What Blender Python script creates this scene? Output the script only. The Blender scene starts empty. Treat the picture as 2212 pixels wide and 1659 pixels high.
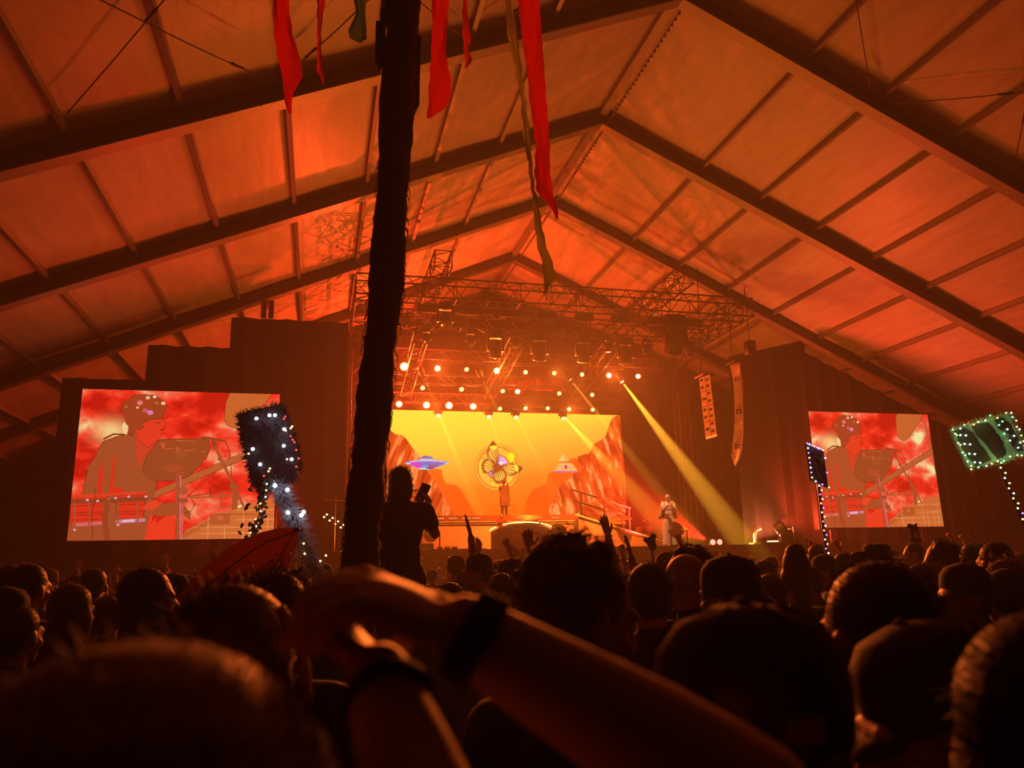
import bpy, bmesh, math, random
import numpy as np
from mathutils import Vector, Matrix, Euler

scene = bpy.context.scene
col = scene.collection
random.seed(7)
rng = np.random.default_rng(7)

# ------------------------------------------------------------------ camera
FPX, PCX, PCY, EYE = 1675.0, 1106.0, 829.5, 1.75


def _ray(px, py):
    return np.array([px - PCX, py - PCY, FPX])


_y = _ray(687, 1226); _y /= np.linalg.norm(_y)           # along the tent, towards the stage
_x = _ray(8000, 1060); _x -= _y * (_x @ _y); _x /= np.linalg.norm(_x)
_z = np.cross(_x, _y)
if _z[1] > 0:
    _z = -_z
ROT = np.array([_x, _y, _z])


def at(px, py, Y=None, X=None, Z=None):
    """World point on the sight line of a photo pixel, at depth Y (or side X, or height Z)."""
    d = ROT @ _ray(px, py)
    t = Y / d[1] if Y is not None else (X / d[0] if X is not None else (Z - EYE) / d[2])
    return Vector(d * t) + Vector((0, 0, EYE))


def to_px(P):
    P = np.asarray(P, float)
    c = (P - np.array([0, 0, EYE])) @ ROT
    return PCX + FPX * c[..., 0] / c[..., 2], PCY + FPX * c[..., 1] / c[..., 2]


cam_data = bpy.data.cameras.new('camera')
cam = bpy.data.objects.new('camera', cam_data)
col.objects.link(cam)
scene.camera = cam
m = Matrix.Identity(4)
for r in range(3):
    m[r][0], m[r][1], m[r][2] = ROT[r, 0], -ROT[r, 1], -ROT[r, 2]
m[2][3] = EYE
cam.matrix_world = m
cam_data.sensor_width = 36
cam_data.lens = 36 * FPX / 2212
cam_data.clip_start = 0.02
cam_data.clip_end = 200
cam_data.dof.use_dof = True
cam_data.dof.focus_distance = 20
cam_data.dof.aperture_fstop = 4.0

# ------------------------------------------------------------------ view, haze and lamps
vs = scene.view_settings
vs.view_transform = 'Standard'
vs.look = 'None'
vs.exposure = -0.12
vs.gamma = 1.0
vs.use_curve_mapping = False
cy = scene.cycles
cy.max_bounces = 4
cy.diffuse_bounces = 1
cy.glossy_bounces = 2
cy.transmission_bounces = 2
cy.transparent_max_bounces = 6
cy.volume_bounces = 0
cy.sample_clamp_indirect = 4
cy.sample_clamp_direct = 0
cy.caustics_reflective = False
cy.caustics_refractive = False
cy.use_denoising = True
cy.use_adaptive_sampling = True
cy.adaptive_threshold = 0.07
cy.adaptive_min_samples = 16

world = bpy.data.worlds.new('night')
scene.world = world
world.use_nodes = True
wn = world.node_tree
wn.nodes['Background'].inputs[0].default_value = (0, 0, 0, 1)
wn.nodes['Background'].inputs[1].default_value = 0
_sc = wn.nodes.new('ShaderNodeVolumeScatter')
_sc.inputs['Color'].default_value = (0.9, 0.85, 0.8, 1)
_sc.inputs['Density'].default_value = 0.0045
_sc.inputs['Anisotropy'].default_value = 0.35
wn.links.new(_sc.outputs[0], wn.nodes['World Output'].inputs['Volume'])


def lamp(kind, name, loc, aim, energy, color, size=0.4, cone=60, blend=0.5, soft=0.05):
    ld = bpy.data.lights.new(name, kind)
    ld.energy = energy
    ld.color = color
    if kind == 'AREA':
        ld.shape = 'DISK'; ld.size = size; ld.spread = math.radians(170)
    if kind == 'SPOT':
        ld.spot_size = math.radians(cone); ld.spot_blend = blend; ld.shadow_soft_size = soft
    o = bpy.data.objects.new(name, ld)
    col.objects.link(o)
    o.location = loc
    if aim is not None:
        o.rotation_euler = (Vector(aim) - Vector(loc)).to_track_quat('-Z', 'Y').to_euler()
    return o


ORANGE, AMBER, RED = (1, 0.165, 0.012), (1, 0.34, 0.03), (1, 0.03, 0.012)
# wash lamps on the stage deck, the red pair and the amber one added (their housings are built with the stage)
WASH = [((3.2, 23.3, 2.75), (0.0, 9.0, 12.0), 205, ORANGE), ((7.2, 23.3, 2.75), (7.2, 11.0, 13.0), 265, ORANGE),
        ((11.2, 23.3, 2.75), (15.5, 10.0, 12.0), 200, ORANGE),
        ((-0.6, 22.9, 2.75), (-9.0, 16.0, 9.0), 230, RED), ((14.8, 22.9, 2.75), (22.5, 16.0, 9.0), 560, (1, 0.06, 0.02)),  # red pair added to redden the sides of the roof
        ((7.2, 26.6, 3.2), (7.2, 27.0, 12.0), 50, AMBER)]  # added to brighten the riser and the haze
for _p, _a, _e, _c in WASH:
    lamp('AREA', 'wash_lamp_light', _p, _a, _e, _c, size=0.45)
BEAM_GAIN = 140.0        # the narrow beams have to read in thin haze

# ------------------------------------------------------------------ materials
def srgb(r, g, b):
    f = lambda c: (c / 255 / 12.92) if c <= 10 else ((c / 255 + 0.055) / 1.055) ** 2.4
    return (f(r), f(g), f(b), 1)


def mat(name, color, rough=0.6, metal=0.0, spec=0.5, bump=0.0, bscale=40, var=0.0, emit=None, estr=0.0, sheen=0.0, stretch=(1, 1, 1)):
    m = bpy.data.materials.new(name)
    m.use_nodes = True
    nt = m.node_tree
    b = nt.nodes['Principled BSDF']
    b.inputs['Base Color'].default_value = (*color[:3], 1)
    b.inputs['Roughness'].default_value = rough
    b.inputs['Metallic'].default_value = metal
    b.inputs['Specular IOR Level'].default_value = spec
    if sheen:
        b.inputs['Sheen Weight'].default_value = sheen
    if emit is not None:
        b.inputs['Emission Color'].default_value = (*emit[:3], 1)
        b.inputs['Emission Strength'].default_value = estr
    if bump or var:
        tc = nt.nodes.new('ShaderNodeTexCoord')
        mp = nt.nodes.new('ShaderNodeMapping')
        mp.inputs['Scale'].default_value = stretch
        nz = nt.nodes.new('ShaderNodeTexNoise')
        nz.inputs['Scale'].default_value = bscale
        nz.inputs['Detail'].default_value = 5
        nt.links.new(tc.outputs['Object'], mp.inputs[0])
        nt.links.new(mp.outputs[0], nz.inputs['Vector'])
        if bump:
            bp = nt.nodes.new('ShaderNodeBump')
            bp.inputs['Strength'].default_value = bump
            bp.inputs['Distance'].default_value = 0.02
            nt.links.new(nz.outputs['Fac'], bp.inputs['Height'])
            nt.links.new(bp.outputs[0], b.inputs['Normal'])
        if var:
            mx = nt.nodes.new('ShaderNodeMixRGB')
            mx.inputs[1].default_value = (*[c * (1 - var) for c in color[:3]], 1)
            mx.inputs[2].default_value = (*[min(1, c * (1 + var)) for c in color[:3]], 1)
            nt.links.new(nz.outputs['Fac'], mx.inputs[0])
            nt.links.new(mx.outputs[0], b.inputs['Base Color'])
    return m


def glow(name, color, strength):
    m = bpy.data.materials.new(name)
    m.use_nodes = True
    m.cycles.emission_sampling = 'NONE'      # tiny sources: the lamps beside them do the lighting
    nt = m.node_tree
    nt.nodes.remove(nt.nodes['Principled BSDF'])
    e = nt.nodes.new('ShaderNodeEmission')
    e.inputs[0].default_value = (*color[:3], 1)
    e.inputs[1].default_value = strength
    nt.links.new(e.outputs[0], nt.nodes['Material Output'].inputs[0])
    return m


def display_mat(name, strength):
    """An LED wall: it shows the colour attribute of its panel."""
    m = bpy.data.materials.new(name)
    m.use_nodes = True
    nt = m.node_tree
    nt.nodes.remove(nt.nodes['Principled BSDF'])
    e = nt.nodes.new('ShaderNodeEmission')
    a = nt.nodes.new('ShaderNodeVertexColor')
    a.layer_name = 'picture'
    nt.links.new(a.outputs[0], e.inputs[0])
    e.inputs[1].default_value = strength
    nt.links.new(e.outputs[0], nt.nodes['Material Output'].inputs[0])
    return m


M = {}
M['membrane'] = mat('tent_membrane', (0.62, 0.58, 0.52), 0.42, bump=0.5, bscale=1.7, var=0.25, spec=0.55, stretch=(3, 0.5, 1))
M['drape'] = mat('black_drape', (0.04, 0.034, 0.03), 0.9, bump=0.6, bscale=3, stretch=(6, 1, 0.3), spec=0.2)
M['alu'] = mat('tent_aluminium', (0.30, 0.27, 0.24), 0.45, metal=0.3, bump=0.05, bscale=12, var=0.15)  # lighter copy, carries the lit look of purlins and flanges
M['frame'] = mat('tent_aluminium_shaded', (0.085, 0.075, 0.068), 0.5, metal=0.2, bump=0.05, bscale=12, var=0.15)  # same aluminium, darkened for the unlit near faces of the frames
M['truss'] = mat('truss_aluminium', (0.06, 0.05, 0.045), 0.4, metal=0.6)
M['black'] = mat('black_metal', (0.012, 0.011, 0.011), 0.4, spec=0.5)
M['blackmatte'] = mat('black_paint', (0.018, 0.015, 0.014), 0.75)
M['deck'] = mat('stage_deck', (0.05, 0.042, 0.036), 0.35, bump=0.1, bscale=15)
M['riser'] = mat('stage_riser_cloth', (0.5, 0.42, 0.34), 0.7, bump=0.1, bscale=6, var=0.1)
M['ground'] = mat('trodden_ground', (0.08, 0.055, 0.035), 0.95, bump=0.5, bscale=6, var=0.4)
M['cable'] = mat('steel_cable', (0.04, 0.035, 0.03), 0.5, metal=0.5)
M['white_cab'] = mat('white_speaker_paint', (0.88, 0.86, 0.82), 0.5, var=0.03, bscale=8)
M['lens'] = mat('dull_lens', (0.10, 0.08, 0.07), 0.15, spec=0.8)
M['wood'] = mat('wrapped_wood', (0.075, 0.04, 0.025), 0.85, bump=1.0, bscale=9, var=0.5, stretch=(5, 5, 0.6))
M['steel'] = mat('bare_steel', (0.5, 0.45, 0.4), 0.3, metal=0.9)


# ------------------------------------------------------------------ mesh helpers
class MB:
    def __init__(self):
        self.v, self.f = [], []

    def add(self, vs_, fs_):
        n = len(self.v)
        self.v += [tuple(v) for v in vs_]
        self.f += [tuple(i + n for i in f) for f in fs_]
        return self

    def box(self, c, s, rot=None, bev=0.0):
        c = Vector(c); hx, hy, hz = s[0] / 2, s[1] / 2, s[2] / 2
        bm = bmesh.new()
        bmesh.ops.create_cube(bm, size=1)
        for v in bm.verts:
            v.co = Vector((v.co.x * s[0], v.co.y * s[1], v.co.z * s[2]))
        if bev:
            bmesh.ops.bevel(bm, geom=bm.edges[:], offset=bev, segments=2, affect='EDGES', profile=0.5)
        bm.verts.index_update()
        R = rot if rot is not None else Matrix.Identity(3)
        self.add([R @ v.co + c for v in bm.verts], [[v.index for v in f.verts] for f in bm.faces])
        bm.free()
        return self

    def tube(self, p0, p1, r0, r1=None, n=8, caps=True):
        p0, p1 = Vector(p0), Vector(p1)
        r1 = r0 if r1 is None else r1
        d = (p1 - p0)
        if d.length < 1e-6:
            return self
        q = d.to_track_quat('Z', 'Y').to_matrix()
        a = [q @ Vector((math.cos(2 * math.pi * k / n), math.sin(2 * math.pi * k / n), 0)) for k in range(n)]
        vs_ = [p0 + u * r0 for u in a] + [p1 + u * r1 for u in a]
        fs_ = [(k, (k + 1) % n, n + (k + 1) % n, n + k) for k in range(n)]
        if caps:
            fs_ += [tuple(range(n - 1, -1, -1)), tuple(range(n, 2 * n))]
        return self.add(vs_, fs_)

    def path(self, pts, r, n=6):
        """A tube swept along points; r a number or a list."""
        pts = [Vector(p) for p in pts]
        rr = r if isinstance(r, (list, tuple)) else [r] * len(pts)
        base = len(self.v)
        prev = None
        for i, p in enumerate(pts):
            t = (pts[min(i + 1, len(pts) - 1)] - pts[max(i - 1, 0)])
            t = t.normalized() if t.length > 1e-9 else Vector((0, 0, 1))
            if prev is None:
                u = t.orthogonal().normalized()
            else:
                u = (prev - t * prev.dot(t))
                u = u.normalized() if u.length > 1e-6 else t.orthogonal().normalized()
            prev = u
            w = t.cross(u)
            for k in range(n):
                a = 2 * math.pi * k / n
                self.v.append(tuple(p + (u * math.cos(a) + w * math.sin(a)) * rr[i]))
        for i in range(len(pts) - 1):
            for k in range(n):
                a, b = base + i * n + k, base + i * n + (k + 1) % n
                self.f.append((a, b, b + n, a + n))
        self.f.append(tuple(base + k for k in range(n - 1, -1, -1)))
        e = base + (len(pts) - 1) * n
        self.f.append(tuple(e + k for k in range(n)))
        return self

    def ell(self, c, r, rot=None, nu=16, nv=10):
        c = Vector(c)
        R = rot if rot is not None else Matrix.Identity(3)
        vs_ = [R @ Vector((0, 0, r[2])) + c]
        for j in range(1, nv):
            t = math.pi * j / nv
            for i in range(nu):
                p = 2 * math.pi * i / nu
                vs_.append(R @ Vector((r[0] * math.sin(t) * math.cos(p), r[1] * math.sin(t) * math.sin(p), r[2] * math.cos(t))) + c)
        vs_.append(R @ Vector((0, 0, -r[2])) + c)
        fs_ = [(0, 1 + i, 1 + (i + 1) % nu) for i in range(nu)]
        for j in range(nv - 2):
            for i in range(nu):
                a, b = 1 + j * nu + i, 1 + j * nu + (i + 1) % nu
                fs_.append((a, a + nu, b + nu, b))
        L = len(vs_) - 1
        o = 1 + (nv - 2) * nu
        fs_ += [(L, o + (i + 1) % nu, o + i) for i in range(nu)]
        return self.add(vs_, fs_)

    def cap(self, p0, p1, r0, r1=None, n=12):
        """Tapered capsule (a limb piece)."""
        p0, p1 = Vector(p0), Vector(p1)
        r1 = r0 if r1 is None else r1
        d = p1 - p0
        L = max(d.length, 1e-5)
        q = d.to_track_quat('Z', 'Y').to_matrix() if d.length > 1e-5 else Matrix.Identity(3)
        rings = []
        for j in range(1, 5):
            a = math.pi / 2 * (1 - j / 4)
            rings.append((-r0 * math.sin(a), r0 * math.cos(a)))
        for j in range(0, 4):
            a = math.pi / 2 * (j / 4)
            rings.append((L + r1 * math.sin(a), r1 * math.cos(a)))
        vs_ = [q @ Vector((0, 0, -r0)) + p0]
        for z, r in rings:
            for k in range(n):
                t = 2 * math.pi * k / n
                vs_.append(q @ Vector((r * math.cos(t), r * math.sin(t), z)) + p0)
        vs_.append(q @ Vector((0, 0, L + r1)) + p0)
        fs_ = [(0, 1 + (k + 1) % n, 1 + k) for k in range(n)]
        for j in range(len(rings) - 1):
            for k in range(n):
                a, b = 1 + j * n + k, 1 + j * n + (k + 1) % n
                fs_.append((a, b, b + n, a + n))
        e = len(vs_) - 1
        o = 1 + (len(rings) - 1) * n
        fs_ += [(e, o + k, o + (k + 1) % n) for k in range(n)]
        return self.add(vs_, fs_)

    def lathe(self, prof, n=20, M4=None):
        """Profile [(radius, height)] turned about local Z."""
        M4 = M4 or Matrix.Identity(4)
        vs_ = [M4 @ Vector((r * math.cos(2 * math.pi * k / n), r * math.sin(2 * math.pi * k / n), z)) for r, z in prof for k in range(n)]
        fs_ = []
        for j in range(len(prof) - 1):
            for k in range(n):
                a, b = j * n + k, j * n + (k + 1) % n
                fs_.append((a, b, b + n, a + n))
        fs_.append(tuple(range(n - 1, -1, -1)))
        e = (len(prof) - 1) * n
        fs_.append(tuple(range(e, e + n)))
        return self.add(vs_, fs_)

    def prism(self, poly, ext):
        """Polygon (3-D points) thickened by the vector ext."""
        ext = Vector(ext)
        n = len(poly)
        a = [Vector(p) for p in poly]
        vs_ = a + [p + ext for p in a]
        fs_ = [tuple(range(n)), tuple(range(2 * n - 1, n - 1, -1))]
        fs_ += [(k, n + k, n + (k + 1) % n, (k + 1) % n) for k in range(n)]
        return self.add(vs_, fs_)

    def spikes(self, pts, dirs, length, r, n=3, jit=0.4):
        for p, d in zip(pts, dirs):
            d = Vector(d) + Vector((random.uniform(-jit, jit), random.uniform(-jit, jit), random.uniform(-jit, jit)))
            d.normalize()
            L = length * random.uniform(0.5, 1.3)
            self.tube(p, Vector(p) + d * L, r, r * 0.15, n, caps=False)
        return self

    def mesh(self, name, smooth=True):
        me = bpy.data.meshes.new(name)
        me.from_pydata(self.v, [], self.f)
        me.validate()
        bm = bmesh.new()
        bm.from_mesh(me)
        bmesh.ops.recalc_face_normals(bm, faces=bm.faces[:])
        bm.to_mesh(me)
        bm.free()
        if smooth:
            me.polygons.foreach_set('use_smooth', [True] * len(me.polygons))
            try:
                me.set_sharp_from_angle(angle=math.radians(40))
            except Exception:
                pass
        return me

    def build(self, name, m, parent=None, smooth=True):
        o = bpy.data.objects.new(name, self.mesh(name, smooth))
        o.data.materials.append(m)
        col.objects.link(o)
        if parent is not None:
            put(o, parent)
        return o


def put(o, parent):
    """Parent o and keep its world coordinates (parts are modelled in world or in thing space)."""
    o.parent = parent
    if parent.get('_world'):
        o.matrix_parent_inverse = Matrix(parent['_mat']).inverted() if False else parent_inv[parent.name]
    return o


parent_inv = {}


def tag(o, label, cat, group=None, kind=None):
    o['label'] = label
    o['category'] = cat
    if group:
        o['group'] = group
    if kind:
        o['kind'] = kind
    return o


def thing(name, label, cat, loc=(0, 0, 0), rot=(0, 0, 0), group=None, world_parts=False):
    """An Empty at the thing's base; with world_parts its parts are given in world coordinates."""
    o = bpy.data.objects.new(name, None)
    o.empty_display_size = 0.1
    col.objects.link(o)
    o.location = loc
    o.rotation_euler = rot
    tag(o, label, cat, group)
    if world_parts:
        o['_world'] = 1
        parent_inv[o.name] = (Matrix.Translation(Vector(loc)) @ Euler(rot).to_matrix().to_4x4()).inverted()
    return o


def copy_thing(o, loc=None, rot=None, label=None, group=None, scale=None):
    c = o.copy()
    col.objects.link(c)
    if loc is not None:
        c.location = loc
    if rot is not None:
        c.rotation_euler = rot
    if scale is not None:
        c.scale = scale
    if label:
        c['label'] = label
    if group:
        c['group'] = group
    for ch in list(o.children):
        d = ch.copy(); col.objects.link(d); d.parent = c
        for g in list(ch.children):
            e = g.copy(); col.objects.link(e); e.parent = d
    return c


ORD = ['first', 'second', 'third', 'fourth', 'fifth', 'sixth', 'seventh', 'eighth', 'ninth', 'tenth', 'eleventh', 'twelfth',
       'thirteenth', 'fourteenth', 'fifteenth', 'sixteenth']


def organic(name, mb, voxel, m, parent=None, smooth=4, factor=0.5):
    """Fuse overlapping closed pieces into one continuous skin."""
    me = mb.mesh(name, False)
    o = bpy.data.objects.new(name, me)
    col.objects.link(o)
    r = o.modifiers.new('fuse', 'REMESH')
    r.mode = 'VOXEL'; r.voxel_size = voxel; r.use_smooth_shade = True
    s = o.modifiers.new('soft', 'SMOOTH')
    s.iterations = smooth; s.factor = factor
    dg = bpy.context.evaluated_depsgraph_get()
    new = bpy.data.meshes.new_from_object(o.evaluated_get(dg))
    o.modifiers.clear()
    old = o.data
    o.data = new
    bpy.data.meshes.remove(old)
    new.name = name
    new.materials.clear()
    new.materials.append(m)
    new.polygons.foreach_set('use_smooth', [True] * len(new.polygons))
    if parent is not None:
        put(o, parent)
    return o

# ------------------------------------------------------------------ the tent
RX, RZ, SL, SR = 7.17, 13.44, 0.435, 0.462       # ridge line, underside of the frames, slopes left and right
XL, XR = -16.0, 29.0
BD = 0.34                                        # frame depth
FRAMES = [-1.9, 3.1, 8.1, 13.1, 18.05, 23.05, 28.05, 33.05, 38.0]


def zb(x):
    return RZ - (SL * (RX - x) if x < RX else SR * (x - RX))


def zm(x):
    return zb(x) + BD * 1.12


def plain(name, mb, m, label, cat='structure', smooth=False):
    o = mb.build(name, m, smooth=smooth)
    return tag(o, label, cat, kind='structure')


mb = MB()
mb.box((6, 15, -0.1), (70, 60, 0.2))
plain('floor', mb, M['ground'], 'dark trodden ground under the crowd', 'ground')

for side, xe in (('left', XL), ('right', XR)):
    # membrane: one sheet per side, gently sagging between frames
    nx, ny = 36, 120
    vs_, fs_ = [], []
    y0, y1 = FRAMES[0], FRAMES[-1]
    for j in range(ny + 1):
        y = y0 + (y1 - y0) * j / ny
        for i in range(nx + 1):
            x = RX + (xe - RX) * i / nx
            vs_.append((x, y, zm(x) + 0.02 + 0.012 * math.sin(i * 1.3 + j * .21)))
    for j in range(ny):
        for i in range(nx):
            a = j * (nx + 1) + i
            fs_.append((a, a + 1, a + nx + 2, a + nx + 1))
    top = [(x, y, z + 0.03) for x, y, z in vs_]
    mb = MB(); mb.add(vs_, fs_)
    o = plain('ceiling', mb, M['membrane'], f'{"orange-lit" if side == "left" else "red-lit"} white tent roof membrane, {side} slope', 'tent roof', smooth=True)
    mb = MB()
    mb.box((xe, (y0 + y1) / 2, zm(xe) / 2), (0.06, y1 - y0, zm(xe) + 0.1))
    plain('wall_' + side, mb, M['membrane'], f'{side} side wall of the tent', 'tent wall')
mb = MB()
mb.prism([(XL, 38, 0), (XR, 38, 0), (XR, 38, zm(XR)), (RX, 38, zm(RX)), (XL, 38, zm(XL))], (0, 0.06, 0))
plain('wall_back', mb, M['drape'], 'dark gable wall at the far end of the tent', 'tent wall')

for k, y in enumerate(FRAMES[1:-1]):
    mb, fl = MB(), MB()
    w = 0.2
    for xe, s in ((XL, SL), (XR, SR)):
        a, b = Vector((RX, y, RZ)), Vector((xe, y, zb(xe)))
        mb.prism([a + Vector((0, -w / 2, 0)), b + Vector((0, -w / 2, 0)), b + Vector((0, -w / 2, BD * 1.1)), a + Vector((0, -w / 2, BD * 1.1))], (0, w, 0))
        # flange along the underside, its lit look put into a lighter metal
        fl.prism([a + Vector((0, -w * .75, -0.025)), b + Vector((0, -w * .75, -0.025)), b + Vector((0, -w * .75, 0)), a + Vector((0, -w * .75, 0))], (0, w * 1.5, 0))
        sg = 1 if xe > RX else -1
        mb.box((xe - sg * .1, y, zb(xe) / 2), (0.22, w, zb(xe)))
        for q in range(3, 22, 5):
            t = q / 22
            p = a.lerp(b, t)
            for e in range(3):
                mb.box(p + Vector((e * .12 * sg, -w * .8, -0.02)), (0.05, .02, .03))
    mb.box((RX, y, RZ + 0.12), (0.7, w * 1.15, 0.3))
    fl_parent = plain('roof_beam', mb, M['frame'], f'aluminium tent frame, the {ORD[k]} overhead going towards the stage', 'tent frame')
    fl.build('flange', M['alu'], fl_parent, smooth=False)


def bar(a, b, w, h):
    """Hollow-section bar along Y whose top lies on the membrane."""
    m_ = MB()
    a, b = Vector(a), Vector(b)
    m_.prism([a + Vector((-w / 2, 0, 0)), a + Vector((w / 2, 0, 0)), a + Vector((w / 2, 0, h)), a + Vector((-w / 2, 0, h))], b - a)
    return m_


purlin = None
for k in range(len(FRAMES) - 1):
    y0, y1 = FRAMES[k] + .1, FRAMES[k + 1] - .1
    if y1 < 7:
        continue
    for sgn in (-1, 1):
        for q in range(11):
            x = RX + sgn * (2.9 + 1.7 * q)
            if not (XL + .3 < x < XR - .3):
                continue
            if purlin is None:
                o = bar((0, 0, 0), (0, 4.75, 0), 0.09, 0.13).build('purlin_beam', M['alu'], smooth=False)
                purlin = o
            else:
                o = purlin.copy(); col.objects.link(o)
            o.location = (x, y0, zm(x) - 0.13)
            bay = k - 2
            tag(o, f'roof purlin, {ORD[q]} {"left" if sgn < 0 else "right"} of the ridge, {ORD[max(bay, 0)]} bay of the view', 'purlin', 'roof purlins', 'structure')
    o = bar((RX, y0, zm(RX) - .2), (RX, y1, zm(RX) - .2), 0.2, 0.16).build('ridge_beam', M['alu'], smooth=False)
    m_ = MB()
    for q in range(24):
        m_.box((RX + 0.24, y0 + .2 + q * .19, zm(RX) - .26), (0.05, 0.03, 0.05))
    m_.box((RX + 0.24, (y0 + y1) / 2, zm(RX) - .22), (0.03, y1 - y0, 0.03))
    m_.build('ridge_lacing', M['alu'], o, smooth=False)
    tag(o, f'ridge bar of the tent roof, {ORD[max(k - 2, 0)]} bay of the view', 'purlin', 'roof purlins', 'structure')


def roof_pt(px, py, drop=0.25):
    """Where the sight line of a pixel meets the roof (a little below the membrane)."""
    for Y in np.arange(4, 36, 0.02):
        p = at(px, py, Y=Y)
        if p.z > zm(p.x) - drop:
            return p
    return p


CABLES = [((145, 245), (360, -6), 'steel brace wire running down to the left, upper left corner of the roof'),
          ((205, -6), (552, 162), 'steel brace wire running down to the right, upper left corner of the roof'),
          ((655, 130), (800, -4), 'steel brace wire with a turnbuckle behind the thin red ribbon'),
          ((905, 2), (998, 78), 'steel brace wire between the two red ribbons right of the pole'),
          ((1035, 75), (1130, 12), 'steel brace wire rising right of the short dark red ribbon'),
          ((1848, -6), (1881, 195), 'steep steel brace wire with a turnbuckle, upper right roof'),
          ((1930, 223), (2216, 199), 'almost level steel brace wire, right edge of the roof'),
          ((2216, 235), (2183, 390), 'short steel brace wire with a turnbuckle at the right edge')]
for k, (a, b, lab) in enumerate(CABLES):
    pa, pb = roof_pt(*a, drop=.45 if k == 1 else .25), roof_pt(*b, drop=.45 if k == 1 else .25)
    t = thing('brace_cable', lab, 'cable', pa, world_parts=True)
    MB().path([pa, pa.lerp(pb, .5) + Vector((0, 0, -.02)), pb], 0.011, 6).build('wire', M['cable'], t)
    pt = pa.lerp(pb, 0.12 if k in (2, 7) else 0.86)
    d = (pb - pa).normalized()
    MB().path([pt - d * .16, pt - d * .12, pt, pt + d * .12, pt + d * .16], [.012, .03, .024, .03, .012], 8).build('turnbuckle', M['cable'], t)

# ------------------------------------------------------------------ drapes and stage shell
YD = 23.7


def drape(name, x0, x1, y, z0, z1, label, cat='drape', z1b=None):
    n = max(6, int(abs(x1 - x0) * 5))
    vs_, fs_ = [], []
    z1b = z1 if z1b is None else z1b
    for i in range(n + 1):
        x = x0 + (x1 - x0) * i / n
        yy = y + 0.06 * math.sin(i * 2.1) + 0.03 * math.sin(i * 5.3)
        zt = z1 + (z1b - z1) * i / n
        vs_ += [(x, yy, z0), (x, yy, zt), (x, yy + .05, z0), (x, yy + .05, zt)]
    for i in range(n):
        a = i * 4
        fs_ += [(a, a + 4, a + 5, a + 1), (a + 2, a + 3, a + 7, a + 6), (a + 1, a + 5, a + 7, a + 3)]
    m_ = MB(); m_.add(vs_, fs_)
    o = m_.build(name, M['drape'])
    return tag(o, label, cat)


DZ = 2.17                                         # stage deck height
zt = lambda px, py, Y: at(px, py, Y=Y).z
xt = lambda px, py, Y: at(px, py, Y=Y).x
drape('drape', xt(500, 690, YD), xt(752, 720, YD), YD, DZ, zt(560, 688, YD), 'tall black drape beside the pole, left of the big screen')
drape('drape', xt(320, 745, YD), xt(500, 690, YD), YD, DZ, zt(400, 748, YD), 'black drape stepping down above the left video screen')
drape('drape', xt(135, 815, YD), xt(320, 745, YD), YD, DZ, zt(200, 818, YD), 'lowest black drape at the left edge of the left video screen')
drape('drape', xt(1575, 775, YD), xt(1735, 730, YD), YD, DZ, zt(1600, 772, YD), 'black drape behind the two white speaker columns', z1b=zt(1735, 735, YD))
_x = xt(1735, 730, YD)
drape('drape', _x, XR - .2, YD, DZ, zb(_x) - .05, 'black drape under the frame behind the right video screen', z1b=zb(XR))
YB = 30.4
drape('drape', -8, 24, YB, 0, zt(1100, 735, YB), 'wide black backcloth behind the big yellow screen')
drape('drape', 0.9, 2.3, 29.6, DZ, zt(830, 780, 29.6), 'black drape strip left of the big yellow screen')

m_ = MB()
m_.box((6.6, 26.55, DZ - 0.1), (38.4, 7.3, 0.2))
m_.box((6.6, 22.95, DZ / 2 - .1), (38.4, 0.08, DZ - .2))
o = tag(m_.build('stage_deck', M['deck'], smooth=False), 'dark stage deck with a black front skirt', 'stage')
for x in np.arange(-7, 22, 4.8):
    m = MB().tube((x, 26, 0), (x, 26, DZ - .2), .06).build('deck_leg', M['black'], o)

# ------------------------------------------------------------------ pictures on the LED walls
def poly_mask(X, Y, poly):
    inside = np.zeros(X.shape, bool)
    n = len(poly)
    for i in range(n):
        x0, y0 = poly[i]; x1, y1 = poly[(i + 1) % n]
        if y0 == y1:
            continue
        c = ((Y >= min(y0, y1)) & (Y < max(y0, y1)))
        inside ^= c & (X < (x1 - x0) * (Y - y0) / (y1 - y0) + x0)
    return inside


def seg_dist(X, Y, a, b):
    ax, ay = a; bx, by = b
    L = (bx - ax) ** 2 + (by - ay) ** 2
    t = np.clip(((X - ax) * (bx - ax) + (Y - ay) * (by - ay)) / max(L, 1e-9), 0, 1)
    return np.hypot(X - ax - t * (bx - ax), Y - ay - t * (by - ay))


def vnoise(X, Y, seed):
    r = np.random.default_rng(seed)
    T = r.random((64, 64))
    xi, yi = np.floor(X).astype(int), np.floor(Y).astype(int)
    fx, fy = X - xi, Y - yi
    fx, fy = fx * fx * (3 - 2 * fx), fy * fy * (3 - 2 * fy)
    g = lambda a, b: T[a % 64, b % 64]
    return (g(xi, yi) * (1 - fx) + g(xi + 1, yi) * fx) * (1 - fy) + (g(xi, yi + 1) * (1 - fx) + g(xi + 1, yi + 1) * fx) * fy


def fbm(X, Y, seed, o=4):
    s, a, t = 0, 0.5, 0
    for k in range(o):
        s = s + a * vnoise(X * 2 ** k, Y * 2 ** k, seed + k); t += a; a *= 0.55
    return s / t


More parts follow.
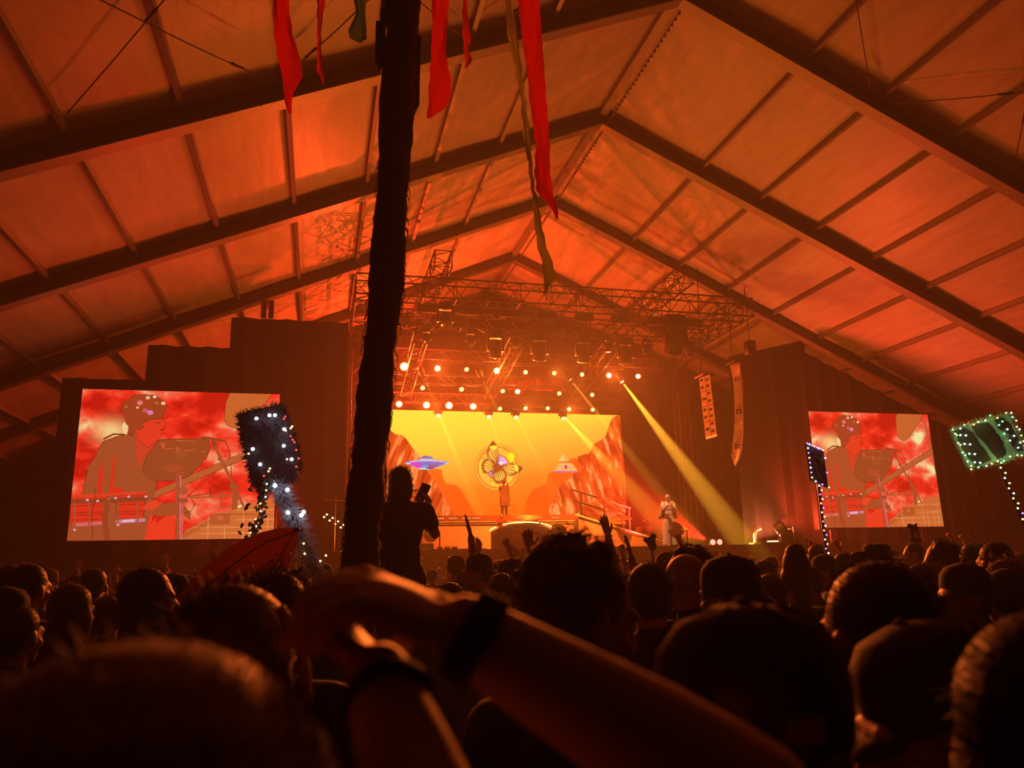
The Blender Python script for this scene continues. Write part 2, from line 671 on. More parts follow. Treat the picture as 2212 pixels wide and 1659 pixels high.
class Paint:
    def __init__(self, X, Y):
        self.X, self.Y = X, Y
        self.C = np.zeros(X.shape + (3,))

    def fill(self, mask, c, a=1.0):
        c = np.array(c[:3])
        w = np.clip(np.asarray(mask, float) * a, 0, 1)[..., None]
        self.C = self.C * (1 - w) + c * w

    def poly(self, p, c, a=1.0):
        self.fill(poly_mask(self.X, self.Y, p), c, a)

    def line(self, pts, w, c, a=1.0):
        for p, q in zip(pts[:-1], pts[1:]):
            self.fill(np.clip((w / 2 - seg_dist(self.X, self.Y, p, q)) / (w * .15 + 1e-6) + .5, 0, 1), c, a)

    def disc(self, cx_, cy_, rx, ry, c, a=1.0):
        d = np.hypot((self.X - cx_) / rx, (self.Y - cy_) / ry)
        self.fill(np.clip((1 - d) * 12 + .5, 0, 1), c, a)


def live_picture(PX, PY):
    """Camera picture of the percussionist, in the close-up's own coordinates."""
    X, Y = (PX - 140) * 4.739, (PY - 830) * 4.739
    P = Paint(X, Y)
    n = fbm(X / 330 + 2, Y / 210 + 5, 11, 5)
    n2 = fbm(X / 520 + 9, Y / 330, 31, 3)
    t = np.clip((n - .36) / .46 + (n2 - .5) * .55, 0, 1)[..., None]
    stops = [(0, srgb(205, 22, 12)), (.35, srgb(252, 50, 28)), (.62, srgb(255, 100, 68)), (.82, srgb(255, 165, 115)), (1, srgb(255, 240, 165))]
    C = np.zeros(X.shape + (3,))
    for (a, ca), (b, cb) in zip(stops[:-1], stops[1:]):
        w = np.clip((t - a) / (b - a), 0, 1)
        C = np.where(t >= a, np.array(ca[:3]) * (1 - w) + np.array(cb[:3]) * w, C)
    P.C = C
    glo = np.exp(-(((X - 480) / 170) ** 2 + ((Y - 480) / 110) ** 2))
    P.fill(glo, srgb(255, 235, 150), .8)
    BR, BR2, RD, DK = srgb(172, 80, 40), srgb(190, 96, 48), srgb(236, 44, 24), srgb(110, 36, 14)
    # cymbal, upper right
    cym = [(485, 905), (488, 870), (497, 849), (588, 850), (575, 868), (555, 888), (530, 912), (505, 925), (490, 918)]
    cym = [((x - 140) * 4.739, (y - 830) * 4.739) for x, y in cym]
    P.line(cym + cym[:1], 9, DK); P.poly(cym, srgb(205, 104, 46))
    P.line([(2130, 200), (2180, 900), (2210, 1640)], 34, BR2)
    P.line([(1640, 590), (1670, 640), (1690, 720), (1710, 960)], 9, DK)
    P.line([(900, 1140), (1500, 880), (2220, 560)], 66, BR2); P.line([(890, 1100), (2220, 528)], 5, DK); P.line([(900, 1175), (2220, 598)], 5, DK)
    P.line([(1250, 1150), (1545, 900)], 16, srgb(200, 50, 25))
    # person
    torso = [(180, 1150), (205, 1000), (235, 880), (215, 862), (300, 745), (345, 660), (400, 585), (520, 540), (640, 512), (720, 540), (830, 640), (960, 575), (850, 720), (800, 850),
             (850, 960), (945, 990), (930, 1060), (890, 1170), (900, 1300), (820, 1600), (20, 1600), (45, 1420), (60, 1150)]
    P.line(torso + torso[:1], 10, DK); P.poly(torso, BR)
    for pl in ([(330, 1120), (350, 900), (385, 770), (390, 950), (375, 1120)], [(455, 1130), (495, 745), (520, 740), (492, 1050), (605, 1080), (590, 1125)]):
        P.poly(pl, RD)
    P.poly([(720, 540), (760, 500), (870, 640), (970, 575), (850, 720), (790, 780), (760, 860), (735, 740)], srgb(214, 66, 36))
    face = [(760, 430), (800, 400), (870, 365), (985, 345), (1010, 380), (1040, 408), (1002, 435), (1007, 465), (990, 480), (995, 505), (975, 552), (920, 600), (850, 650), (730, 545), (740, 470)]
    P.line(face + face[:1], 8, DK); P.poly(face, srgb(236, 60, 32))
    P.line([(970, 470), (1004, 462)], 8, DK); P.line([(930, 400), (975, 392)], 8, DK)
    hair = [(575, 250), (600, 190), (660, 150), (700, 118), (800, 106), (930, 118), (1000, 165), (1047, 228), (1020, 290), (990, 348), (900, 358), (830, 372), (790, 405), (800, 440), (760, 462), (725, 440),
            (712, 520), (640, 515), (655, 440), (622, 380), (617, 315), (580, 282)]
    P.line(hair + hair[:1], 9, DK); P.poly(hair, srgb(168, 66, 30))
    P.poly([(585, 420), (610, 385), (650, 430), (640, 515), (600, 510)], srgb(255, 215, 150))
    for x, y, r, c in ((770, 190, 20, (255, 190, 190)), (770, 190, 9, (255, 255, 250)), (920, 130, 14, (255, 225, 215)), (850, 138, 18, (240, 190, 130)), (1008, 195, 17, (255, 215, 160)),
                       (630, 230, 8, (255, 120, 100)), (875, 290, 24, (225, 130, 190)), (825, 270, 22, (215, 90, 110)), (745, 238, 12, (240, 190, 140)), (940, 190, 14, (190, 110, 60))):
        P.disc(x, y, r * 1.3, r, srgb(*c))
    for k in range(8):
        P.line([(770, 190), (770 + 60 * math.cos(k * .785), 190 + 50 * math.sin(k * .785))], 5, srgb(230, 40, 40))
    P.line([(400, 560), (500, 510), (600, 515)], 16, DK); P.line([(215, 862), (330, 720)], 14, srgb(200, 40, 22))
    # sampling drum case
    case = [(975, 568), (1400, 558), (1470, 572), (1487, 660), (1455, 740), (1380, 830), (1290, 925), (1230, 962), (1080, 985), (950, 990), (860, 965), (800, 900), (805, 850), (850, 720), (930, 620)]
    P.line(case + case[:1], 10, DK); P.poly(case, srgb(160, 74, 34))
    P.poly([(980, 600), (1020, 600), (1022, 660), (1000, 660)], srgb(225, 84, 46)); P.poly([(1128, 650), (1155, 640), (1180, 685), (1155, 698)], srgb(226, 90, 50))
    for x0, x1, y in ((1145, 1325, 578), (1030, 1110, 660), (1235, 1300, 675), (1310, 1350, 668), (1395, 1440, 690), (1070, 1095, 885), (1125, 1150, 882), (1165, 1220, 905)):
        P.line([(x0, y), (x1, y)], 7, srgb(220, 100, 55))
    P.disc(1190, 710, 70, 60, srgb(172, 84, 40), .6); P.disc(1110, 860, 110, 40, srgb(190, 78, 42), .6)
    P.line([(1405, 545), (1450, 548), (1640, 582)], 24, srgb(150, 66, 30)); P.line([(1520, 590), (1545, 650)], 44, srgb(150, 66, 30))
    P.line([(1545, 650), (1720, 1020), (1850, 1290)], 30, BR); P.disc(1580, 768, 18, 18, BR); P.disc(1720, 1040, 36, 30, BR)
    P.line([(1745, 1050), (1725, 1640)], 62, BR)
    # lower right clutter
    P.poly([(1190, 1600), (1230, 1500), (1490, 1360), (1530, 1320), (1720, 1290), (1950, 1200), (2230, 1150), (2230, 1640), (1190, 1640)], srgb(214, 110, 52))
    P.line([(1200, 1560), (1500, 1400)], 40, BR2)
    for y, x0, x1 in ((1470, 1330, 2150), (1530, 1400, 2200), (1290, 1760, 2200), (1390, 1750, 2200)):
        P.line([(x0, y), (x1, y - 12)], 8, srgb(240, 150, 88))
    for x in (1470, 1640, 1830, 1900, 2010, 2080, 2140):
        P.line([(x, 1300 + (x % 130)), (x - 8, 1590)], 7, srgb(240, 160, 100))
    P.line([(1490, 1330), (2100, 1330)], 10, DK, .5); P.poly([(1500, 1340), (1690, 1330), (1690, 1430), (1490, 1440)], srgb(186, 88, 42)); P.disc(1590, 1368, 30, 28, srgb(220, 100, 55))
    P.line([(1250, 1150), (1400, 1130), (1720, 1080)], 13, srgb(180, 60, 30)); P.line([(1280, 1165), (1690, 1140)], 22, srgb(190, 90, 46)); P.line([(1490, 1050), (1495, 1150)], 9, DK)
    P.line([(1600, 1100), (1600, 1260)], 18, BR); P.line([(1580, 1265), (1800, 1225)], 12, BR)
    # hand drums
    for q in ([(62, 1150), (440, 1138), (420, 1430), (50, 1440)], [(520, 1140), (825, 1128), (800, 1410), (540, 1420)]):
        P.poly(q, srgb(230, 52, 26))
        P.line(q + q[:1], 8, DK, .7)
    for y in (1240, 1310, 1335, 1385):
        P.line([(70, y + 8), (420, y - 4)], 7, DK, .8); P.line([(530, y - 4), (800, y - 14)], 7, DK, .8)
    P.line([(70, 1200), (300, 1195), (440, 1188)], 46, srgb(150, 62, 30)); P.line([(490, 1190), (830, 1168)], 50, srgb(150, 62, 30))
    P.line([(60, 1150), (440, 1130), (820, 1110)], 30, srgb(236, 66, 34))
    P.line([(100, 1440), (395, 1420)], 36, srgb(220, 110, 100)); P.line([(540, 1405), (805, 1390)], 40, srgb(214, 130, 140)); P.line([(600, 1402), (700, 1396)], 26, srgb(235, 190, 210))
    for x, y in ((100, 1300), (250, 1310), (545, 1260), (745, 1230), (395, 1400)):
        P.line([(x, 1210), (x, 1480)], 18, srgb(178, 80, 50))
    for x, y in ((230, 1185), (335, 1195), (655, 1150), (440, 1180), (520, 1165), (830, 1150), (545, 1440), (100, 1490)):
        P.disc(x, y, 16, 12, srgb(245, 170, 170))
    P.line([(430, 1200), (410, 1400), (440, 1600)], 60, srgb(160, 66, 32)); P.line([(300, 1050), (320, 1180), (275, 1300), (285, 1600)], 6, DK)
    P.poly([(815, 1592), (870, 1332), (905, 1325), (880, 1430), (930, 1360), (925, 1430), (1040, 1350), (1120, 1345), (1125, 1592)], srgb(246, 62, 34))
    P.poly([(820, 1235), (905, 1180), (1000, 1215), (890, 1300), (800, 1280)], srgb(236, 72, 36))
    P.poly([(870, 1312), (1000, 1222), (1190, 1200), (1290, 1320), (1290, 1400), (1200, 1330), (1000, 1352), (900, 1342)], srgb(172, 78, 38))
    P.line([(1165, 930), (1160, 1600)], 56, srgb(178, 78, 46)); P.line([(1185, 940), (1180, 1590)], 12, srgb(225, 120, 120)); P.line([(1205, 1230), (1200, 1590)], 12, srgb(215, 110, 100))
    P.disc(1215, 1088, 46, 42, srgb(176, 86, 52)); P.disc(1205, 1190, 60, 26, srgb(166, 76, 44))
    P.line([(1300, 1185), (1335, 1225), (1300, 1290), (1230, 1320)], 7, DK)
    # LED edge glow line
    edge = 0
    return P.C


MSX = lambda x: 830 + x / 4.174
MSY = lambda y: 880 + y / 4.174


def desert_picture(PX, PY):
    X, Y = (PX - 830) * 4.174, (PY - 880) * 4.174
    P = Paint(X, Y)
    t = np.clip(Y / 960 + (X - 900) / 5200, 0, 1)[..., None]
    t = np.clip(t + .06 * (fbm(X / 300, Y / 200, 5, 3) - .5)[..., None], 0, 1)
    stops = [(0, srgb(255, 238, 68)), (.25, srgb(255, 222, 64)), (.5, srgb(255, 184, 58)), (.75, srgb(255, 136, 32)), (1, srgb(255, 110, 14))]
    C = np.zeros(X.shape + (3,))
    for (a, ca), (b, cb) in zip(stops[:-1], stops[1:]):
        w = np.clip((t - a) / (b - a), 0, 1)
        C = np.where(t >= a, np.array(ca[:3]) * (1 - w) + np.array(cb[:3]) * w, C)
    P.C = C
    far = srgb(252, 84, 12)
    P.poly([(395, 560), (470, 555), (515, 560), (530, 640), (560, 690), (640, 698), (690, 735), (730, 810), (830, 960), (860, 1010), (400, 1010)], far, .85)
    P.poly([(1240, 1010), (1270, 900), (1290, 830), (1340, 740), (1400, 715), (1462, 690), (1478, 600), (1530, 580), (1650, 590), (1668, 470), (1720, 455), (1760, 480), (1720, 760), (1500, 1010)], far, .85)

    def rock(poly, seed, lean):
        msk = poly_mask(X, Y, poly)
        q = fbm((X + lean * Y) / 34, Y / 150 + (X - lean * Y) / 400, seed, 4)
        tt = np.clip((q - .3) / .4, 0, 1)[..., None]
        c = np.array(srgb(178, 40, 6)[:3]) * (1 - tt) + np.array(srgb(255, 104, 30)[:3]) * tt
        hi = np.clip((q - .58) / .14, 0, 1)[..., None]
        c = c * (1 - hi) + np.array(srgb(255, 168, 96)[:3]) * hi
        P.C = np.where(msk[..., None], c, P.C)
    rock([(-60, 120), (40, 165), (62, 210), (95, 240), (165, 252), (205, 290), (240, 345), (300, 418), (335, 480), (400, 590), (450, 660), (520, 780), (570, 870), (620, 940), (650, 1020), (-60, 1020)], 41, .35)
    rock([(1475, 1010), (1490, 900), (1530, 830), (1565, 740), (1600, 690), (1690, 630), (1735, 560), (1745, 445), (1800, 425), (1850, 415), (1890, 330), (1960, 290), (2000, 250), (2030, 150), (2062, 90), (2115, 68), (2300, 60), (2300, 1010)], 57, -.3)
    rock([(1690, 1010), (1800, 880), (1990, 820), (2180, 790), (2300, 780), (2300, 1010)], 77, -1.4)
    # flying saucer
    P.poly([(215, 512), (300, 520), (470, 520), (560, 508), (470, 545), (410, 562), (360, 562), (290, 545)], srgb(70, 150, 225))
    P.poly([(225, 512), (330, 515), (350, 545), (300, 545)], srgb(235, 40, 200)); P.poly([(400, 515), (520, 510), (470, 535), (400, 540)], srgb(130, 70, 120))
    P.disc(385, 497, 192, 24, srgb(50, 110, 215)); P.disc(270, 502, 75, 14, srgb(225, 50, 205)); P.disc(480, 500, 70, 13, srgb(120, 105, 195)); P.disc(385, 488, 150, 10, srgb(190, 235, 255)); P.disc(385, 492, 130, 8, srgb(70, 120, 220))
    P.disc(215, 505, 22, 9, srgb(90, 245, 250)); P.disc(560, 500, 18, 8, srgb(120, 220, 255)); P.disc(360, 552, 55, 9, srgb(80, 240, 245)); P.disc(415, 548, 40, 8, srgb(80, 60, 110))
    P.fill((np.hypot((X - 381) / 64, (Y - 470) / 34) < 1) & (Y < 472), srgb(70, 78, 165)); P.line([(322, 468), (440, 468)], 8, srgb(200, 240, 255)); P.line([(340, 452), (420, 450)], 6, srgb(140, 170, 230))
    for k in range(20):
        P.disc(235 + k * 16, 490 - 8 * math.sin(k / 19 * 3.14), 4, 4, srgb(235, 245, 255))
    # pyramid with an eye
    P.poly([(1618, 412), (1668, 490), (1563, 490)], srgb(252, 204, 112)); P.poly([(1618, 412), (1668, 490), (1630, 490)], srgb(240, 176, 92)); P.line([(1563, 493), (1668, 493)], 5, srgb(150, 66, 20))
    P.poly([(1580, 502), (1690, 502), (1748, 576), (1530, 576)], srgb(250, 186, 100)); P.line([(1530, 580), (1745, 580)], 12, srgb(190, 100, 150)); P.line([(1540, 583), (1640, 583)], 7, srgb(130, 80, 215))
    P.disc(1635, 538, 37, 18, srgb(255, 222, 200)); P.disc(1638, 537, 16, 15, srgb(205, 60, 60)); P.disc(1638, 537, 7, 7, srgb(110, 40, 90))
    P.line([(1598, 540), (1636, 520), (1672, 540)], 4, srgb(190, 80, 40)); P.line([(1598, 540), (1636, 556), (1672, 540)], 4, srgb(190, 80, 40))

    # round shield and butterfly, in the close-up's coordinates
    U, V = (PX - 1020) * 12.76, (PY - 940) * 12.76
    Q = Paint(U, V); Q.C = P.C
    c0 = (695, 890)
    DKB = srgb(150, 58, 8)
    for r, c in ((640, srgb(150, 76, 10)), (622, srgb(255, 226, 80)), (590, srgb(238, 92, 16)), (545, srgb(255, 214, 66))):
        Q.disc(c0[0], c0[1], r * .965, r, c)
    R_ = np.hypot((U - c0[0]) / .965, V - c0[1])
    Q.fill((R_ < 540) * np.clip((fbm(U / 70, V / 70, 88, 3) - .48) * 6, 0, 1), srgb(240, 158, 40), .8)
    Q.disc(1060, 610, 110, 130, srgb(255, 248, 30)); Q.disc(360, 1200, 80, 90, srgb(250, 196, 76)); Q.disc(830, 385, 40, 30, srgb(236, 172, 46))
    Q.disc(705, 880, 345, 352, srgb(236, 92, 14)); Q.disc(705, 880, 300, 312, srgb(218, 190, 235))
    Q.fill((np.hypot((U - 705) / 300, (V - 880) / 312) < .97) * np.clip((fbm(U / 60, V / 60, 99, 3) - .42) * 5, 0, 1), srgb(120, 125, 225), .9)
    Q.disc(790, 770, 60, 50, srgb(255, 250, 250), .9)
    wings = [([(700, 850), (735, 560), (715, 400), (670, 280), (600, 170), (560, 165), (500, 240), (455, 330), (405, 430), (392, 540), (420, 620), (560, 720), (690, 850)], (700, 850), 6, .86),
             ([(690, 862), (560, 715), (470, 650), (400, 640), (310, 700), (262, 790), (255, 880), (270, 970), (345, 1068), (450, 1050), (560, 985), (690, 880)], (690, 865), 9, .84),
             ([(700, 880), (620, 990), (560, 1130), (580, 1230), (640, 1310), (710, 1345), (790, 1325), (880, 1285), (940, 1200), (965, 1110), (900, 990), (740, 870)], (705, 880), 9, .84),
             ([(730, 862), (900, 815), (1050, 760), (1180, 780), (1270, 830), (1395, 910), (1330, 1000), (1200, 1070), (1130, 1115), (1060, 1140), (940, 1040), (740, 868)], (735, 862), 6, .86)]
    for k, (w, root, nv, f) in enumerate(wings):
        Q.poly(w, DKB)
        cx_, cy_ = np.mean([p[0] for p in w]), np.mean([p[1] for p in w])
        inner = [((p[0] - root[0]) * f + root[0] + (cx_ - root[0]) * .03, (p[1] - root[1]) * f + root[1] + (cy_ - root[1]) * .03) for p in w]
        inner = [((p[0] - cx_) * .93 + cx_, (p[1] - cy_) * .93 + cy_) for p in inner]
        Q.poly(inner, srgb(255, 202, 76) if k in (0, 3) else srgb(255, 222, 84))
        tips = w[1:-1]
        for q in range(nv):
            s = (q + .5) / nv * (len(tips) - 1)
            i = int(s); fr = s - i
            tp = (tips[i][0] * (1 - fr) + tips[min(i + 1, len(tips) - 1)][0] * fr, tips[i][1] * (1 - fr) + tips[min(i + 1, len(tips) - 1)][1] * fr)
            Q.line([root, tp], 19, DKB)
        for q in range(len(w) * 3):                # pale dots in the dark border
            i = q // 3; fr = (q % 3) / 3
            a, b = w[i], w[(i + 1) % len(w)]
            p = (a[0] + (b[0] - a[0]) * fr, a[1] + (b[1] - a[1]) * fr)
            if math.hypot(p[0] - root[0], p[1] - root[1]) > 260:
                Q.disc(p[0] + (root[0] - p[0]) * .06, p[1] + (root[1] - p[1]) * .06, 6.5, 6.5, srgb(255, 224, 150))
    Q.poly([(480, 340), (520, 290), (560, 300), (600, 285), (640, 300), (668, 290), (692, 372), (650, 385), (605, 412), (560, 368), (512, 400)], srgb(255, 246, 70))
    Q.poly([(1165, 790), (1215, 805), (1260, 860), (1275, 940), (1265, 1000), (1220, 1010), (1190, 960), (1160, 890), (1185, 850)], srgb(255, 246, 70))
    Q.poly([(575, 165), (640, 230), (668, 285), (600, 270), (500, 290), (480, 280), (530, 195)], srgb(140, 52, 8)); Q.poly([(1300, 830), (1395, 910), (1330, 1000), (1290, 940)], srgb(140, 52, 8))
    Q.line([(660, 920), (530, 1075)], 40, srgb(140, 62, 30)); Q.line([(740, 800), (770, 780)], 22, srgb(90, 50, 70)); Q.disc(702, 862, 66, 62, srgb(150, 66, 16)); Q.disc(700, 862, 20, 18, srgb(196, 96, 36))
    return Q.C


def led_wall(name, x0, x1, y, z0, z1, nx, nz, picture, strength, label, mapxy=None):
    t = thing(name, label, 'video screen', ((x0 + x1) / 2, y, z0), world_parts=True)
    xs, zs = np.linspace(x0, x1, nx + 1), np.linspace(z0, z1, nz + 1)
    Xg, Zg = np.meshgrid(xs, zs)
    pts = np.stack([Xg, np.full_like(Xg, y), Zg], -1)
    me = bpy.data.meshes.new('screen_picture')
    idx = np.arange((nx + 1) * (nz + 1)).reshape(nz + 1, nx + 1)
    q = np.stack([idx[:-1, :-1], idx[:-1, 1:], idx[1:, 1:], idx[1:, :-1]], -1).reshape(-1, 4)
    me.from_pydata(pts.reshape(-1, 3).tolist(), [], q.tolist())
    PX, PY = to_px(pts if mapxy is None else mapxy(pts))
    C = picture(PX, PY)
    ca = me.color_attributes.new('picture', 'FLOAT_COLOR', 'POINT')
    rgba = np.concatenate([C, np.ones(C.shape[:-1] + (1,))], -1).astype(np.float32)
    ca.data.foreach_set('color', rgba.ravel())
    o = bpy.data.objects.new('screen_picture', me)
    me.materials.append(display_mat(name + '_display', strength))
    col.objects.link(o); put(o, t)
    m_ = MB()
    f = 0.05
    m_.box(((x0 + x1) / 2, y + .14, (z0 + z1) / 2), (x1 - x0 + .1, .24, z1 - z0 + .1))
    m_.build('cabinet', M['black'], t, smooth=False)
    m_ = MB()
    for xa in (x0 - f / 2, x1 + f / 2):
        m_.box((xa, y - .005, (z0 + z1) / 2), (f, .06, z1 - z0 + 2 * f))
    for za in (z0 - f / 2, z1 + f / 2):
        m_.box(((x0 + x1) / 2, y - .005, za), (x1 - x0, .06, f))
    m_.build('bezel', M['black'], t, smooth=False)
    for xa in (x0 + .6, x1 - .6):
        MB().tube((xa, y + .32, DZ if z0 > DZ else 0), (xa, y + .32, z1), .05).build('support_leg', M['black'], t)
    return t


YS = 22.6
LX0, LX1, LZ0, LZ1 = xt(162, 1000, YS), xt(598, 1000, YS), zt(360, 1166, YS), zt(390, 846, YS)
RX0, RX1, RZ0, RZ1 = xt(1758, 1010, YS), xt(2020, 1010, YS), zt(1900, 1139, YS), zt(1870, 892, YS)
led_wall('video_screen', LX0, LX1, YS, LZ0, LZ1, 440, 330, live_picture, 1.0, 'left video screen showing a drummer in red light')


def r2l(p):
    q = p.copy()
    q[..., 0] = LX0 + (p[..., 0] - RX0) / (RX1 - RX0) * (LX1 - LX0)
    q[..., 2] = LZ0 + (p[..., 2] - RZ0) / (RZ1 - RZ0) * (LZ1 - LZ0)
    return q


led_wall('video_screen', RX0, RX1, YS, RZ0, RZ1, 360, 270, live_picture, 1.0, 'right video screen behind the small dark placard, showing the drummer', mapxy=r2l)
YM = 29.4
led_wall('led_wall', xt(836, 1000, YM), xt(1345, 1000, YM), YM, zt(1100, 1135, YM), zt(1090, 891, YM), 620, 300, desert_picture, 1.0,
         'big yellow stage screen with saucer, butterfly and pyramid between cliffs')

# ------------------------------------------------------------------ stage rigging
def lattice(p0, p1, size, n, up=Vector((0, 0, 1))):
    """Corner tubes and diagonal lacing of a box truss between two axis points."""
    p0, p1 = Vector(p0), Vector(p1)
    d = (p1 - p0).normalized()
    s = d.cross(up).normalized()
    u = s.cross(d)
    h = size / 2
    cs = [s * h + u * h, -s * h + u * h, -s * h - u * h, s * h - u * h]
    chords = [MB().tube(p0 + c, p1 + c, .028) for c in cs]
    lac = MB()
    for k in range(n):
        a, b = p0.lerp(p1, k / n), p0.lerp(p1, (k + 1) / n)
        for i in range(4):
            c, e = cs[i], cs[(i + 1) % 4]
            if k % 2:
                c, e = e, c
            lac.tube(a + c, b + e, .014, n=5)
            if k % 2 == 0:
                lac.tube(a + cs[i], a + cs[(i + 1) % 4], .014, n=5)
    for i in range(4):
        lac.tube(p1 + cs[i], p1 + cs[(i + 1) % 4], .02, n=5)
    return chords, lac


def truss(p0, p1, size, n, label, up=Vector((0, 0, 1))):
    t = thing('truss', label, 'truss', Vector(p0), world_parts=True)
    ch, lac = lattice(p0, p1, size, n, up)
    for c in ch:
        c.build('chord', M['truss'], t)
    lac.build('lacing', M['truss'], t)
    return t


YT = 22.1
T1z = zt(1200, 645, YT)
TX0, TX1 = xt(762, 600, YT) + .1, xt(1615, 660, YT)
truss((TX0, YT, T1z), (TX1, YT, T1z), .62, 26, 'long front truss across the top of the stage')
YE = 25.8
truss((TX0 + .3, YT + .35, T1z - .05), (TX0 + .3, YE + .6, T1z - .05), .6, 8, 'side truss running back from the left end of the front truss')
truss((TX1 - .35, YT + .35, T1z - .05), (TX1 - .35, 26.4, T1z - .05), .6, 10, 'side truss running back from the right end of the front truss')
YR = at(1500, 900, X=TX1 - .5).y
truss((TX1 - .35, 26.75, DZ), (TX1 - .35, 26.75, T1z - .36), .42, 18, 'upright truss tower beside the white speaker columns', up=Vector((0, 1, 0)))
truss((TX0 + .3, 26.75, DZ), (TX0 + .3, 26.75, T1z - .36), .42, 18, 'upright truss tower behind the ribboned pole', up=Vector((0, 1, 0)))
YT2 = 23.7
T2z = zt(1180, 705, YT2)
truss((TX0 + .8, YT2, T2z), (TX1 - .8, YT2, T2z), .5, 26, 'second truss carrying the four-lamp blinders')
for k, px in enumerate((952, 1462)):
    x = xt(px, 610, 21.6)
    truss((x, 21.0, T1z + .62), (x, 27.5, T1z + .62), .5, 14, f'lengthwise truss laid over the front truss, {"left" if k == 0 else "right"} one')
for k, px in enumerate((905, 1110, 1310)):
    x = xt(px, 735, 24.4)
    truss((x, YT2 + .3, T2z - .5), (x, 28.4, T2z - 1.3), .4, 12, f'{ORD[k]} narrow lengthwise truss from the left behind the moving heads')
ROWS = [(26.2, 775, [(873, 792, 1.5), (945, 796, 1.1), (1008, 798, .9), (1073, 801, 1.15), (1135, 804, .9), (1197, 806, .9), (1257, 809, .9), (1315, 811, 1.05), (1378, 813, 1.0)], 'top'),
        (27.4, 824, [(913, 838, .95), (997, 841, .95), (1086, 845, .9), (1118, 846, 1.0), (1208, 850, .9), (1279, 853, .9)], 'middle'),
        (28.8, 866, [(862, 873, 1.25), (921, 875, 1.35), (970, 876, 1.45), (1022, 878, 1.3), (1080, 883, .9), (1135, 882, .9), (1183, 882, .9), (1229, 884, .95), (1280, 885, .9)], 'bottom')]
ROWTRUSS = {}
for Y, py, lamps_, nm in ROWS:
    z = zt(1100, py, Y)
    truss((TX0 + .6, Y, z), (TX1 - .6, Y, z), .36, 24, f'{nm} dark truss above the yellow screen, carrying lit round lamps')
    ROWTRUSS[nm] = (Y, z)
    MB().path([(TX0 + .8 + k * .9, Y - .2, z - .2 - .05 * (k % 3)) for k in range(14)], .018, 5)


# ---- lit round lamps
M['lamp_hot'] = glow('lamp_glow_hot', (1.0, 0.62, 0.16), 14)
M['lamp_warm'] = glow('lamp_glow_warm', (1.0, 0.78, 0.22), 3.0)
M['lamp_red'] = glow('lamp_glow_redhot', (1.0, 0.42, 0.25), 10)
for Y, py, lamps_, nm in ROWS:
    Yt, ztr = ROWTRUSS[nm]
    for k, (px, py_, s) in enumerate(lamps_):
        p = at(px, py_, Y=Y - .35)
        t = thing('stage_lamp', f'lit round lamp, {ORD[k]} from the left in the {nm} row over the yellow screen', 'stage lamp', p, group=f'lit lamps in the {nm} row', world_parts=True)
        aim = (Vector((3.0 + k * .6, 0, 3)) - p).normalized()
        q = aim.to_track_quat('Z', 'Y').to_matrix().to_4x4()
        M4 = Matrix.Translation(p) @ q
        r = .082 * s
        MB().lathe([(r * .6, -.36), (r * .95, -.3), (r * 1.15, -.1), (r * 1.2, 0.0), (r * 1.25, .05), (r * 1.1, .05), (r * 1.05, -.01)], 16, M4).build('housing', M['black'], t)
        MB().lathe([(r, -.005), (r, .02), (r * .8, .04), (r * .3, .05)], 16, M4).build('lens', M['lamp_red'] if (px in (1118, 1378, 1315)) else (M['lamp_hot'] if s > 1 else M['lamp_warm']), t)
        zc = ztr - .15
        m_ = MB()
        m_.path([p + Vector((-r * 1.35, -.02, -.02)), p + Vector((-r * 1.4, .05, .14)), p + Vector((0, .1, .2)), p + Vector((r * 1.4, .05, .14)), p + Vector((r * 1.35, -.02, -.02))], .016, 5)
        m_.tube(p + Vector((0, .1, .2)), Vector((p.x, Y - .16, max(zc, p.z + .22))), .022)
        m_.build('yoke', M['black'], t)
        if s >= 1:
            lamp('POINT', 'stage_lamp_light', p - aim * -.22, None, (420 if px < 960 else 170) * s * s, (1, .05, .008) if px < 1050 or px > 1290 else (1, .13, .012), soft=.08)


# ---- hanging moving heads, blinders, hoists
def moving_head(loc, s, label, tilt=0.0, pan=0.0, lit=None):
    t = thing('moving_head', label, 'stage lamp', loc, world_parts=True)
    p = Vector(loc)
    R = Euler((tilt, 0, pan)).to_matrix()
    MB().box(p + Vector((0, 0, -.09 * s)), (.42 * s, .34 * s, .18 * s), bev=.02 * s).build('base', M['black'], t)
    m_ = MB()
    for sx in (-1, 1):
        m_.box(p + Vector((sx * .24 * s, 0, -.38 * s)), (.07 * s, .16 * s, .5 * s), bev=.015 * s)
    m_.box(p + Vector((0, 0, -.2 * s)), (.52 * s, .18 * s, .06 * s))
    m_.build('yoke', M['black'], t)
    M4 = Matrix.Translation(p + Vector((0, 0, -.52 * s))) @ R.to_4x4()
    h = MB().lathe([(.09 * s, .26 * s), (.15 * s, .2 * s), (.18 * s, .02 * s), (.19 * s, -.2 * s), (.205 * s, -.3 * s), (.18 * s, -.31 * s)], 18, M4).build('head', M['black'], t)
    o = MB().lathe([(.165 * s, -.30 * s), (.165 * s, -.325 * s), (.08 * s, -.335 * s)], 16, M4).build('lens', lit or M['lens'], h)
    return t, M4


